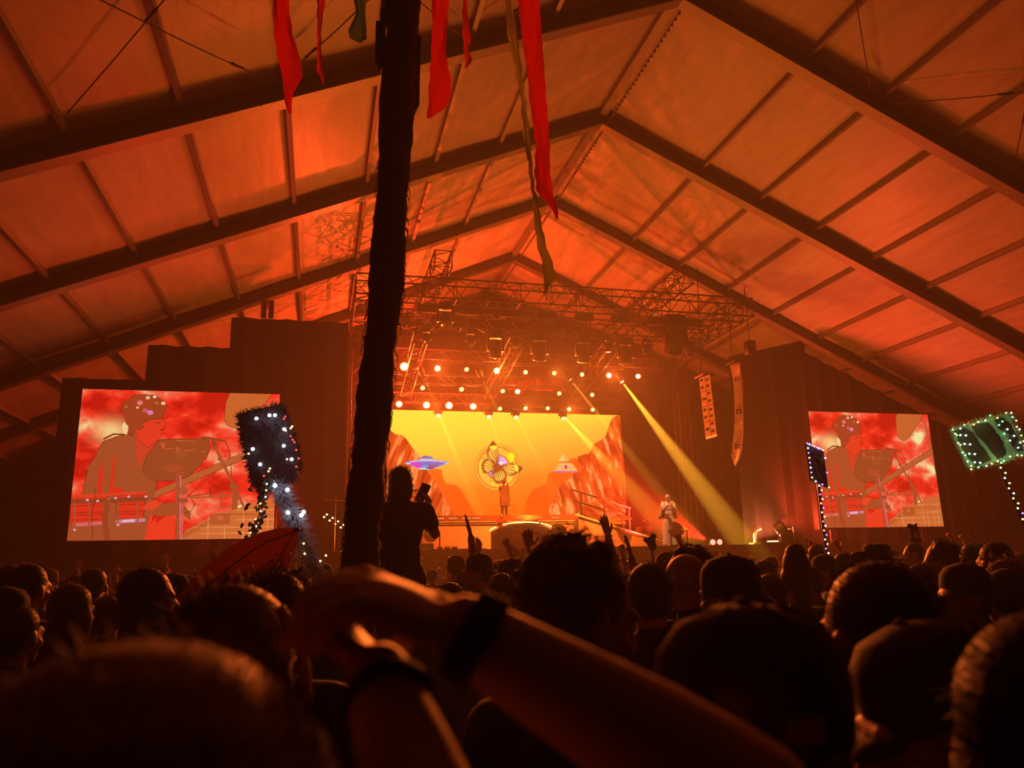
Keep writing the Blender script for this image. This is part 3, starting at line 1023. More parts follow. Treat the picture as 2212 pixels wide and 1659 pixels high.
BOT2 = T2z - .27
for k, (px, s) in enumerate(((1070, 1.05), (1165, 1.1), (1260, 1.1), (1350, 1.1))):
    moving_head((xt(px, 735, YT2), YT2, BOT2), s, f'big dark moving head, {ORD[k]} from the left under the blinder truss', tilt=.35 - .1 * k, pan=.1 * k)
for k, px in enumerate((920, 1016, 1113, 1312, 1396, 1487)):
    moving_head((xt(px, 725, YT2), YT2 - .02, BOT2), .62, f'small dark moving head, {ORD[k]} from the left under the blinder truss', tilt=-.7 + .25 * k)
moving_head((xt(1455, 690, YT + .1), YT + .1, T1z - .33), 1.5, 'largest dark moving head, hung under the right part of the front truss', tilt=.5)
moving_head((xt(962, 655, YT + .1), YT + .1, T1z - .33), .95, 'dark moving head under the left part of the front truss', tilt=-.5)

for k, px in enumerate((922, 1014, 1099, 1181, 1261, 1338, 1415, 1495)):
    p = Vector((xt(px, 690, YT2 - .3), YT2 - .34, T2z + .26))
    t = thing('blinder_light', f'four-lamp blinder, {ORD[k]} from the left on the second truss', 'stage lamp', p, group='blinders on the second truss', world_parts=True)
    MB().box(p, (.62, .16, .24), bev=.02).build('housing', M['blackmatte'], t)
    for q in range(4):
        c = p + Vector((-.225 + q * .15, -.09, 0))
        M4 = Matrix.Translation(c) @ Matrix.Rotation(math.pi / 2, 4, 'X')
        MB().lathe([(.066, -.02), (.07, .02), (.06, .025), (.05, .005), (.02, 0)], 14, M4).build('reflector', M['lens'], t)
    MB().tube(p + Vector((0, .05, -.1)), (p.x, YT2 - .2, T2z + .2), .03).build('clamp', M['black'], t)

for k, px in enumerate((946, 1055, 1113, 1215)):       # small spots sitting just under the bottom row, their lenses lit
    Y, z = ROWTRUSS['bottom']
    p = at(px, 884, Y=Y - .1)
    moving_head((p.x, Y - .1, z - .19), .62, f'small spot with a lit lens touching the yellow screen top, {ORD[k]} from left', tilt=-.5, lit=M['lamp_warm'])

# lamps of the bottom and top rows that shine out over the crowd, and spots added under the unlit moving heads to brighten the riser
for k, (px, py) in enumerate(((921, 875), (1022, 878), (1135, 882), (1229, 884), (945, 796), (1073, 801), (1197, 806), (1315, 811))):
    p = at(px, py, Y=28.3 if k < 4 else 25.7)
    lamp('SPOT', 'crowd_lamp_light', p, (p.x * .5 + 1.0, 2, 1.6), 3500, (1, .17, .02), cone=58, blend=.9, soft=.12)
for px in (1070, 1165, 1260, 1350):
    p = Vector((xt(px, 740, YT2), YT2 + .25, BOT2 - 1.2))
    lamp('SPOT', 'added_riser_spot', p, (p.x, 27.4, 2.7), 5600, (1, .15, .012), cone=42, blend=.8, soft=.1)

lamp('SPOT', 'added_singer_spot', (xt(1350, 740, YT2) + .3, YT2 - .45, BOT2 - 1.0), at(1441, 1115, Y=24.6), 2000, (1, .5, .2), cone=16, blend=.6, soft=.1)  # added spot to lift the singer, without a fixture of its own

# beams: narrow spots in the haze
BEAMS = [((913, 808), 26.0, (965, 930), 28.9, 1400, 5), ((1039, 812), 26.0, (1095, 930), 28.9, 1700, 5), ((1232, 820), 26.0, (1300, 905), 26.0, 2600, 6),
         ((1344, 825), 25.8, (1606, 1172), 23.25, 5600, 9),
         ((946, 890), 28.5, (1040, 1120), 27.2, 900, 8), ((1055, 892), 28.5, (1130, 1110), 27.2, 500, 7), ((1113, 894), 28.5, (1215, 1100), 27.0, 500, 8), ((1215, 896), 28.4, (1478, 1182), 25.6, 2200, 11)]
for k, (s, Ys, e, Ye, en, cone) in enumerate(BEAMS):
    a, b = at(*s, Y=Ys), at(*e, Y=Ye)
    if k < 4:
        t = thing('narrow_spotlight', f'narrow beam lamp, {ORD[k]} from the left below the top row of lamps', 'stage lamp', a, world_parts=True)
        q = (b - a).normalized().to_track_quat('Z', 'Y').to_matrix().to_4x4()
        M4 = Matrix.Translation(a) @ q
        MB().lathe([(.06, -.42), (.12, -.36), (.12, -.1), (.095, -.02), (.1, .0), (.085, 0)], 14, M4).build('housing', M['black'], t)
        MB().lathe([(.07, -.01), (.07, .0), (.03, .012)], 14, M4).build('lens', M['lamp_hot'], t)
        MB().tube(a - (b - a).normalized() * .2, (a.x, ROWTRUSS['top'][0] - .18, ROWTRUSS['top'][1] - .1), .025).build('yoke', M['black'], t)
    lamp('SPOT', 'beam_lamp_light', a + (b - a).normalized() * (.05 if k < 4 else .1), b, en * BEAM_GAIN, (1, .42, .03), cone=cone, blend=.6, soft=.03)

# wash lamps on the deck, with the added red and amber ones
for k, (p, a, e, c) in enumerate(WASH):
    p = Vector(p)
    red = k in (3, 4)
    t = thing('wash_light', ['low wash lamp on the stage front left of the desk', 'low wash lamp on the stage front before the desk', 'low wash lamp on the stage front right of the desk',
                             'added red fill lamp beside the left video screen', 'added red fill lamp beside the right video screen', 'added amber fill lamp on the raised platform edge'][k], 'stage lamp', (p.x, p.y, DZ), world_parts=True)
    d = (Vector(a) - p).normalized()
    M4 = Matrix.Translation(p - d * .06) @ d.to_track_quat('Z', 'Y').to_matrix().to_4x4()
    MB().lathe([(.1, -.3), (.2, -.25), (.24, 0), (.25, .02), (.235, .02), (.2, -.05)], 18, M4).build('housing', M['black'], t)
    m_ = MB()
    for sx in (-1, 1):
        m_.tube((p.x + sx * .28, p.y, DZ), (p.x + sx * .28, p.y, p.z - .05), .02)
    m_.tube((p.x - .28, p.y, DZ + .02), (p.x + .28, p.y, DZ + .02), .025)
    m_.tube((p.x - .28, p.y, p.z - .1), (p.x + .28, p.y, p.z - .1), .02)
    m_.build('yoke', M['black'], t)

# red double lamp on the deck, far right, with its beam to the left
p = at(1547, 1171, Y=24.6)
t = thing('floor_light', 'red twin lamp on the deck right of the singer', 'stage lamp', (p.x, p.y, DZ), world_parts=True)
MB().box((p.x + .05, p.y + .1, DZ + (p.z - DZ) / 2 - .02), (.5, .2, max(.1, p.z - DZ + .02)), bev=.02).build('housing', M['black'], t)
for dx in (-.13, .13):
    MB().lathe([(.06, -.08), (.095, 0), (.095, .02), (.03, .03)], 14, Matrix.Translation((p.x + dx, p.y, p.z)) @ Matrix.Rotation(math.pi / 2, 4, 'X')).build('lens', glow('red_lens', (1, .12, .08), 6), t)
lamp('SPOT', 'floor_lamp_light', p + Vector((-.4, -.05, .08)), at(1436, 1120, Y=26.0), 1300 * BEAM_GAIN, (1, .015, .008), cone=42, blend=.7, soft=.05)
p = at(1671, 1172, Y=23.2)
t = thing('light_bar', 'short white light bar on the deck between the two bent stands', 'stage lamp', (p.x, p.y, DZ), world_parts=True)
MB().box((p.x, p.y + .08, DZ + .07), (.48, .12, .14), bev=.01).build('housing', M['black'], t)
MB().box((p.x, p.y, DZ + .09), (.44, .05, .05)).build('lens', glow('bar_glow', (1, .55, .3), 2.2), t)
lamp('AREA', 'light_bar_light', (p.x, p.y - .05, DZ + .2), (p.x - .4, p.y + .25, DZ + 3), 110, (1, .2, .07), size=.4)
for k, px in enumerate((1637, 1691)):
    p = at(px, 1165, Y=23.3)
    t = thing('folded_stand', f'pale bent lamp stand on the deck, {"left" if k == 0 else "right"} of the light bar', 'stand', (p.x, p.y, DZ), world_parts=True)
    MB().path([(p.x - .1, p.y, DZ), (p.x - .1, p.y, DZ + .3), (p.x - .04, p.y, DZ + .45), (p.x + .12, p.y, DZ + .52)], [.05, .05, .05, .07], 8).build('arm', M['white_cab'], t)
    MB().box((p.x - .1, p.y, DZ + .03), (.3, .3, .06)).build('base', M['black'], t)

# ---- speaker columns
def hang(t, top, xx, yy):
    m_ = MB()
    m_.path([top, (xx, yy, zm(xx) - .4)], .015, 5)
    m_.build('chain', M['black'], t)


YA = 21.8
t = thing('speaker_column', 'straight white speaker column of four boxes, right of the stage', 'loudspeaker', at(1537, 942, Y=YA), world_parts=True)
A0, A1, B0, B1 = at(1510, 816, Y=YA + .2), at(1533, 808, Y=YA - .15), at(1524, 945, Y=YA + .2), at(1548, 938, Y=YA - .15)
for k in range(4):
    f0, f1 = k / 4 + .008, (k + 1) / 4 - .004
    q = [A0.lerp(B0, f0), A1.lerp(B1, f0), A1.lerp(B1, f1), A0.lerp(B0, f1)]
    c = MB().prism(q, (.31, .55, .02)).build('cabinet', M['white_cab'], t, smooth=False)
    m_ = MB()
    def on(u, v):
        return q[0].lerp(q[1], u).lerp(q[3].lerp(q[2], u), v) + Vector((-.004, -.012, 0))
    for u, v in ((.2, .2), (.2, .72), (.72, .28), (.72, .72)) if k % 2 == 0 else ((.3, .5), (.72, .2), (.72, .72), (.2, .5)):
        for du in (-.07, .05):
            m_.prism([on(u + du - .045, v - .09), on(u + du + .04, v - .09), on(u + du + .04, v + .09), on(u + du - .045, v + .09)], (0, .01, 0))
    m_.build('vent', M['black'], c, smooth=False)
    m_ = MB()
    m_.prism([on(.48, 0.02), on(.5, .02), on(.5, .98), on(.48, .98)], (0, .008, 0)).build('seam', M['alu'], c, smooth=False)
MB().box(A0.lerp(A1, .5) + Vector((.16, .3, .06)), (.4, .6, .06)).build('flying_frame', M['black'], t)
hang(t, A0.lerp(A1, .5) + Vector((.05, .3, .06)), A0.x + .3, YA + .3)
t = thing('speaker_column', 'curved white speaker column with a pointed end, right of the straight one', 'loudspeaker', at(1588, 1003, Y=YA), world_parts=True)
L_ = [(1577, 789), (1584, 822), (1586, 856), (1587, 890), (1586, 929), (1582, 965), (1580, 985), (1586, 1003)]
R_ = [(1597, 783), (1602, 815), (1603, 852), (1604, 890), (1604, 928), (1601, 965), (1595, 988), (1587, 1003)]
for k, (i0, i1) in enumerate(((0, 2), (2, 4), (4, 7))):
    poly = [at(*p, Y=YA + .15) for p in L_[i0:i1 + 1]] + [at(*p, Y=YA - .12) for p in reversed(R_[i0:i1 + 1])]
    c = MB().prism(poly, (.32, .5, 0.02)).build('cabinet', M['white_cab'], t, smooth=False)
    m_ = MB()
    a, b = Vector((at(*L_[i0], Y=YA + .15))).lerp(at(*L_[i0 + 1], Y=YA + .15), .9), at(*R_[i0], Y=YA - .12).lerp(at(*R_[i0 + 1], Y=YA - .12), .9)
    for u in (.22, .34, .68, .8):
        for dz in (0, -.09):
            g = a.lerp(b, u) + Vector((-.004, -.012, dz))
            m_.box(g, (.035, .02, .06))
    for u in (.2, .3, .6, .7):
        g = at(*L_[i0], Y=YA + .15).lerp(at(*R_[i0], Y=YA - .12), u) + Vector((0.01, -.012, -.05))
        m_.box(g, (.02, .02, .02))
    m_.build('vent', M['black'], c, smooth=False)
top = at(1588, 783, Y=YA)
MB().box(top + Vector((.15, .25, .05)), (.36, .6, .06)).build('flying_frame', M['black'], t)
hang(t, top + Vector((.05, .25, .05)), top.x + .1, YA + .25)
t = thing('chain_hoist', 'black chain hoist above the curved speaker column', 'hoist', at(1620, 752, Y=YA), world_parts=True)
p = at(1620, 752, Y=YA)
MB().box(p, (.32, .3, .5), bev=.06).build('motor', M['black'], t)
hang(t, p, p.x, p.y)
p = at(578, 668, Y=YA)
t = thing('chain_hoist', 'black twin chain hoist over the tall drape left of the pole', 'hoist', p, world_parts=True)
for dx in (-.1, .1):
    MB().box(p + Vector((dx, 0, 0)), (.14, .2, .5), bev=.03).build('motor', M['black'], t)
hang(t, p, p.x, p.y)

# ---- riser, stairs, desk
YP = 27.0
PZ = zt(1100, 1113, YP)
PX0, PX1 = xt(900, 1113, YP), xt(1238, 1115, YP)
t = thing('stage_riser', 'raised platform with a pale front before the yellow screen', 'platform', ((PX0 + PX1) / 2, YP, DZ), world_parts=True)
MB().box(((PX0 + PX1) / 2, YP + 1.0, (PZ + DZ) / 2), (PX1 - PX0, 2.0, PZ - DZ - .02)).build('front_panel', M['riser'], t, smooth=False)
MB().box(((PX0 + PX1) / 2, YP + 1.0, PZ - .1), (PX1 - PX0 + .1, 2.1, .2)).build('deck_edge', mat('riser_edge', (.16, .07, .03), .5), t, smooth=False)
m_ = MB()
MB().box(((PX0 + PX1) / 2, YP - .07, PZ - .22), (PX1 - PX0 + .1, .03, .02)).build('trim_line', M['white_cab'], t, smooth=False)
for px in (950, 978, 1007, 1029, 1124, 1161, 1199):
    x = xt(px, 1114, YP)
    for q in range(4):
        m_.box((x - .12 + q * .075, YP - .06, PZ - .1), (.05, .02, .06))
m_.build('edge_lettering', glow('edge_marks', srgb(255, 160, 80), .9), t, smooth=False)
for side in (1, -1):
    xa = PX1 if side > 0 else PX0
    xe = xt(1478, 1188, YP - .4) if side > 0 else PX0 - 3.6
    t = thing('stage_ramp', f'ramp with handrails going down {"right" if side > 0 else "left"} of the raised platform', 'ramp', (xa, YP, DZ), world_parts=True)
    m_ = MB()
    m_.prism([(xa + side * .2, YP, PZ), (xe, YP, DZ + .05), (xe, YP, DZ), (xa + side * .2, YP, DZ)], (0, 1.3, 0))
    m_.build('slope', M['riser'], t, smooth=False)
    MB().path([(xa + side * .06, YP - .03, PZ), (xe, YP - .03, DZ + .05)], .035, 6).build('edge_strip', M['white_cab'], t)
    for h in (.9, .52):
        MB().path([(xa, YP, PZ + h), (xa + (xe - xa) * .55, YP, PZ + h - (PZ - DZ) * .55)], .03, 6).build('handrail', M['truss'], t)
    for f in (.08, .3, .53):
        x = xa + (xe - xa) * f
        z = PZ - (PZ - DZ) * f
        MB().tube((x, YP, z), (x, YP, z + .92), .04).build('rail_post', M['truss'], t)

yd = 25.2
t = thing('curved_desk', 'round desk with a glowing curved edge at the middle of the stage', 'desk', (xt(1128, 1160, yd), yd, DZ), world_parts=True)
cx0 = xt(1127, 1140, yd)
arc = lambda a, R=1.16: Vector((cx0 + R * math.cos(a), yd - .45 * math.sin(a), zt(1125, 1152, yd) + .34 * math.sin(a)))
for a0, a1 in ((2.85, 2.5), (2.25, 1.15), (1.08, .96), (.92, .05)):
    MB().path([arc(a0 + (a1 - a0) * k / 14) for k in range(15)], .022, 8).build('light_tube', glow('tube_glow', (1, .6, .16), 3.2), t)
m_ = MB()
n = 20
top = [arc(.05 + (2.8) * k / n, 1.1) - Vector((0, -.03, .06)) for k in range(n + 1)]
for a, b in zip(top[:-1], top[1:]):
    m_.prism([a, b, Vector((b.x, b.y, DZ)), Vector((a.x, a.y, DZ))], (0, .1, 0))
m_.build('front_panel', mat('desk_front', (.2, .14, .09), .6), t, smooth=False)
for px, py in ((1115, 1142), (1129, 1142), (1113, 1158), (1127, 1158)):
    p = at(px, py, Y=yd - .52)
    MB().box(p, (.17, .02, .17)).build('window_panel', M['riser'], t, smooth=False)

t = thing('equipment_table', 'black table with mixers on the stage right of the raised phone', 'table', (xt(970, 1190, 24.0), 24.0, DZ), world_parts=True)
tz = zt(970, 1188, 24.0)
xa, xb = xt(905, 1185, 24.0), xt(1050, 1185, 24.0)
MB().box(((xa + xb) / 2, 24.3, tz), (xb - xa, .7, .06)).build('table_top', M['blackmatte'], t, smooth=False)
for x in (xa + .1, xb - .1):
    for y in (24.0, 24.6):
        MB().tube((x, y, DZ), (x, y, tz), .03).build('leg', M['black'], t)
p0 = at(923, 1180, Y=24.0)
mx = thing('mixing_console', 'grey console box at the left end of the black table', 'console', (p0.x, 24.25, tz + .03), world_parts=True)
MB().box((p0.x, 24.25, tz + .12), (.42, .4, .18), bev=.015).build('case', mat('console_grey', (.14, .12, .11), .5), mx)
m_ = MB()
for q in range(10):
    m_.box((p0.x - .16 + q * .036, 24.2, tz + .22), (.014, .06, .02))
m_.build('fader', M['white_cab'], mx)
for k, px in enumerate((952, 968, 984, 1020)):
    x = xt(px, 1184, 24.0)
    g = thing('effects_unit', f'small {"red" if k < 2 else "dark"} gadget on the black table, {ORD[k]} from the console', 'gadget', (x, 24.2, tz + .03), world_parts=True)
    MB().box((x, 24.2, tz + .06), (.16, .2, .06), bev=.01).build('case', mat('gadget', (.35, .02, .02) if k < 2 else (.03, .03, .03), .4), g)
    m_ = MB()
    for q in range(3):
        m_.tube((x - .05 + q * .05, 24.18, tz + .09), (x - .05 + q * .05, 24.18, tz + .12), .014)
    m_.build('knob', M['black'], g)

# drum kit far back, right
def drum(t, c, r, h, name='drum'):
    MB().lathe([(r, 0), (r * 1.03, .02), (r, .05), (r, h - .05), (r * 1.03, h - .02), (r, h), (r * .2, h)], 20, Matrix.Translation(c)).build(name, mat('drum_shell', (.35, .16, .06), .3, metal=.3), t)


yk = 28.95
kx = xt(1392, 1150, yk)
t = thing('drum_kit', 'drum kit with cymbals in the haze left of the singer', 'drum kit', (kx, yk, DZ), world_parts=True)
MB().lathe([(.3, -.22), (.31, -.18), (.3, .18), (.31, .22), (.05, .22)], 22, Matrix.Translation((kx, yk, DZ + .31)) @ Matrix.Rotation(math.pi / 2, 4, 'X')).build('bass_drum', mat('bass_shell', (.4, .2, .08), .3), t)
for dx, dz in ((-.25, .65), (.2, .65), (-.6, .45), (.6, .4)):
    drum(t, (kx + dx, yk - .1, DZ + dz), .17, .2)
    MB().tube((kx + dx, yk - .1, DZ), (kx + dx, yk - .1, DZ + dz), .015).build('drum_leg', M['steel'], t)
for dx, h in ((-.85, 1.1), (.8, 1.15), (.35, 1.35)):
    MB().tube((kx + dx, yk + .1, DZ), (kx + dx, yk + .1, DZ + h), .014).build('cymbal_stand', M['steel'], t)
    MB().lathe([(.24, 0), (.1, .03), (.03, .05), (.01, .06)], 20, Matrix.Translation((kx + dx, yk + .1, DZ + h)) @ Matrix.Rotation(.25, 4, 'X')).build('cymbal', mat('bronze', (.6, .38, .12), .25, metal=.9), t)
xk = xt(1347, 1125, 26.8)
t = thing('floor_cymbal', 'single cymbal on a stand at the right edge of the yellow screen', 'cymbal', (xk, 26.8, DZ), world_parts=True)
MB().tube((xk, 26.8, DZ), (xk, 26.8, zt(1347, 1118, 26.8)), .02).build('stand', M['steel'], t)
MB().lathe([(.28, 0), (.1, .03), (.02, .05)], 20, Matrix.Translation((xk, 26.8, zt(1347, 1118, 26.8))) @ Matrix.Rotation(.35, 4, 'X')).build('cymbal', mat('bronze_dark', (.4, .25, .1), .3, metal=.8), t)
# lit dotted frame and a small stand in the dark gap left of the pole
ys = 23.05
t = thing('lit_rack', 'small rack with two rows of yellow bulbs in the dark gap left of the pole', 'light rack', (xt(722, 1180, ys), ys, DZ), world_parts=True)
a, b = at(700, 1117, Y=ys), at(748, 1147, Y=ys)
up_ = Vector((0, 0, .12))
MB().path([a, b], .02, 6).build('rail', M['black'], t); MB().path([a + up_, b + up_], .02, 6).build('rail', M['black'], t)
for f in (.05, .95):
    q = a.lerp(b, f)
    MB().tube((q.x, q.y, DZ), q + up_, .02).build('post', M['black'], t)
M['bulb_y'] = glow('bulb_glow_yellow', (1, .66, .22), 5)
for k in range(9):
    MB().ell(a.lerp(b, k / 8.0) + (up_ if k % 2 else Vector((0, 0, 0))) + Vector((0, -.03, 0)), (.028, .028, .028), nu=8, nv=6).build('bulb', M['bulb_y'], t)
for q in (at(736, 1193, Y=ys), at(744, 1193, Y=ys)):
    MB().ell(q, (.022, .022, .022), nu=8, nv=6).build('bulb', M['bulb_y'], t)
p = at(725, 1080, Y=22.9)
t = thing('microphone_stand', 'thin stand with a level boom in the dark gap left of the pole', 'stand', (p.x, p.y, DZ), world_parts=True)
MB().path([(p.x, p.y, DZ), (p.x, p.y, p.z + .1)], .015, 6).build('upright', M['steel'], t)
MB().path([at(700, 1079, Y=22.9), at(752, 1083, Y=22.9)], .015, 6).build('boom', M['steel'], t)

# ------------------------------------------------------------------ people
SK = [mat('skin_light', (.50, .30, .21), .5, spec=.4, sheen=.35), mat('skin_tan', (.36, .20, .13), .5, spec=.4, sheen=.35), mat('skin_dark', (.14, .075, .05), .5, spec=.4, sheen=.35)]
HAIR = {'black': mat('hair_black', (.006, .004, .003), .6, spec=.2, bump=.2, bscale=90), 'dark': mat('hair_dark', (.014, .009, .007), .5, sheen=.3, bump=.2, bscale=90), 'brown': mat('hair_brown', (.07, .032, .016), .5, sheen=.5, bump=.2, bscale=90),
        'red': mat('hair_reddish', (.16, .05, .018), .5, sheen=.5, bump=.2, bscale=90), 'fair': mat('hair_fair', (.30, .17, .07), .5, sheen=.5, bump=.2, bscale=90)}
CL = {k: mat('cloth_' + k, c, .85, sheen=.1, bump=.15, bscale=30) for k, c in
      {'black': (.012, .011, .011), 'navy': (.012, .016, .03), 'red': (.16, .012, .01), 'grey': (.07, .065, .06), 'green': (.012, .05, .025), 'white': (.5, .46, .42), 'denim': (.03, .04, .07), 'olive': (.05, .05, .02)}.items()}
HC = Vector((0, .02, 1.62))


def hand(mb, w, d, n, side=1, s=1.0, curl=.12, spread=.16, thumb=.75, fr=1.0):
    """Palm, four fingers and a thumb. d: finger direction, n: the way the palm faces, side: +1/-1 where the thumb is."""
    w, d, n = Vector(w), Vector(d).normalized(), Vector(n).normalized()
    n = (n - d * n.dot(d)).normalized()
    t = d.cross(n) * side
    mb.ell(w + d * .052 * s, (.04 * s, .016 * s, .052 * s), Matrix((t, n, d)).transposed(), 14, 10)
    offs = (.031, .0105, -.0105, -.030)
    for k, (o, L) in enumerate(zip(offs, (.072, .080, .074, .058))):
        kn = w + d * (.094 - (.004, 0, .003, .012)[k]) * s + t * o * s
        mb.cap(w + d * .03 * s + t * o * .7 * s, kn, .0135 * s, .0105 * s * fr, 8)
        dd = (d + t * (o / .031) * spread).normalized()
        p = kn
        c = curl * (1 + .12 * k)
        for q, fL in enumerate((.45, .31, .24)):
            R = Matrix.Rotation(c * (1.0 if q else .7), 3, dd.cross(n))
            dd = R @ dd
            e = p + dd * L * fL * s
            mb.cap(p, e, (.0102 - .0011 * q) * s * fr, (.0094 - .0013 * q) * s * fr, 8)
            p = e
    b = w + d * .022 * s + t * .026 * s
    d1 = (t * thumb + d * .62 + n * .25).normalized()
    m1 = b + d1 * .045 * s
    d2 = (d1 * .8 + d * .45 + n * curl * .6).normalized()
    mb.cap(b, m1, .0155 * s, .0115 * s * fr, 8)
    mb.cap(m1, m1 + d2 * .032 * s, .0112 * s * fr, .010 * s * fr, 8)
    mb.cap(m1 + d2 * .032 * s, m1 + d2 * .056 * s, .010 * s * fr, .008 * s * fr, 8)
    return w + d * .175 * s


def head_rot(yaw=0, pitch=0, roll=0):
    return Euler((math.radians(pitch), math.radians(roll), math.radians(yaw))).to_matrix()


def head_blobs(mb, R=None, c=HC, ears=True):
    R = R or Matrix.Identity(3)
    P = lambda x, y, z: c + R @ Vector((x, y, z))
    mb.ell(P(0, -.012, .012), (.074, .094, .088), R, 20, 14)
    mb.ell(P(0, .028, -.045), (.057, .062, .075), R, 16, 12)
    mb.ell(P(0, .042, -.092), (.042, .045, .03), R, 14, 10)
    mb.cap(P(0, .088, -.008), P(0, .110, -.042), .009, .0135, 8)
    mb.ell(P(-.013, .100, -.047), (.009, .009, .007), R, 8, 6); mb.ell(P(.013, .100, -.047), (.009, .009, .007), R, 8, 6)
    mb.cap(P(-.038, .076, .006), P(.038, .076, .006), .014, .014, 8)
    for sx in (-1, 1):
        mb.ell(P(sx * .031, .074, -.014), (.014, .012, .011), R, 10, 8)
        mb.ell(P(sx * .047, .058, -.042), (.018, .02, .018), R, 10, 8)
        if ears:
            mb.ell(P(sx * .08, -.008, -.022), (.012, .022, .034), R @ Matrix.Rotation(sx * .3, 3, 'Z'), 10, 8)
            mb.ell(P(sx * .079, -.002, -.048), (.007, .01, .011), R, 8, 6)
    mb.ell(P(0, .092, -.073), (.023, .012, .007), R, 10, 6); mb.ell(P(0, .090, -.084), (.02, .011, .007), R, 10, 6)
    mb.ell(P(0, .080, -.112), (.02, .016, .014), R, 10, 8)
    mb.cap(P(0, -.022, -.06), Vector((c.x, c.y - .035, c.z - .175)), .056, .062, 12)


def trunk(mb, g=0.0, w=1.0):
    """Chest, belly, hips; g inflates it into clothing."""
    mb.ell((0, -.005, 1.27), (.158 * w + g, .105 + g, .19 + g)); mb.ell((0, 0, 1.08), (.14 * w + g, .1 + g, .17 + g)); mb.ell((0, -.01, .94), (.168 * w + g, .112 + g, .13 + g))
    mb.cap((-.165 * w, -.01, 1.40), (.165 * w, -.01, 1.40), .058 + g, .058 + g); mb.cap((0, -.02, 1.38), (0, -.015, 1.46), .09 + g, .06 + g)


def legs(mb, g=0.0, feet=True):
    for sx in (-1, 1):
        mb.cap((sx * .09, -.005, .90), (sx * .1, .01, .49), .088 + g, .056 + g); mb.cap((sx * .1, .01, .49), (sx * .105, -.015, .09), .054 + g, .036 + g)
        mb.ell((sx * .1, -.01, .34), (.055 + g, .06 + g, .11))
        if feet:
            mb.ell((sx * .108, .05, .045), (.045, .125, .045))


def arm(mb, sx, elbow, wrist, sh=None, g=0.0, upto=1.0, w=1.0):
    s_ = Vector(sh or (sx * .18 * w, -.01, 1.40))
    e, wr = Vector(elbow), Vector(wrist)
    if upto <= .6:
        mb.cap(s_, s_.lerp(e, upto), .054 + g, .047 + g); return
    mb.cap(s_, e, .052 + g, .04 + g)
    mb.ell(s_.lerp(e, .45), (.05 + g,) * 3)
    mb.cap(e, wr, .040 + g, .027 + g); mb.ell(e.lerp(wr, .28), (.042 + g,) * 3)


def fuzz(mb, c, r, n, length, rad, R=None, zmin=-1.0, ymax=2.0, jit=.5):
    R = R or Matrix.Identity(3)
    pts, dirs = [], []
    while len(pts) < n:
        v = Vector((random.gauss(0, 1), random.gauss(0, 1), random.gauss(0, 1))).normalized()
        if v.z < zmin or v.y > ymax:
            continue
        pts.append(c + R @ Vector((v.x * r[0], v.y * r[1], v.z * r[2])) * .97)
        dirs.append(R @ v)
    mb.spikes(pts, dirs, length, rad, 3, jit)


def curls(mb, c, r, n, length, rad, loop, R=None, zmin=-1.0, ymax=2.0, pts=9):
    R = R or Matrix.Identity(3)
    k = 0
    while k < n:
        v = Vector((random.gauss(0, 1), random.gauss(0, 1), random.gauss(0, 1))).normalized()
        if v.z < zmin or v.y > ymax:
            continue
        k += 1
        b = c + R @ Vector((v.x * r[0], v.y * r[1], v.z * r[2])) * .97
        d = (R @ v + Vector((random.uniform(-.5, .5), random.uniform(-.5, .5), random.uniform(-.6, .3)))).normalized()
        u = d.orthogonal().normalized(); w = d.cross(u)
        ph = random.uniform(0, 6.28); L = length * random.uniform(.4, 1.5); lp = loop * random.uniform(.6, 1.4)
        P = []
        for i in range(pts):
            f = i / (pts - 1)
            a = ph + f * 7.5
            P.append(b + d * L * f + (u * math.cos(a) + w * math.sin(a)) * lp * min(1, f * 2.5) + Vector((0, 0, -.25 * L * f * f)))
        mb.path(P, [rad * (1 - .5 * i / pts) for i in range(pts)], 4)


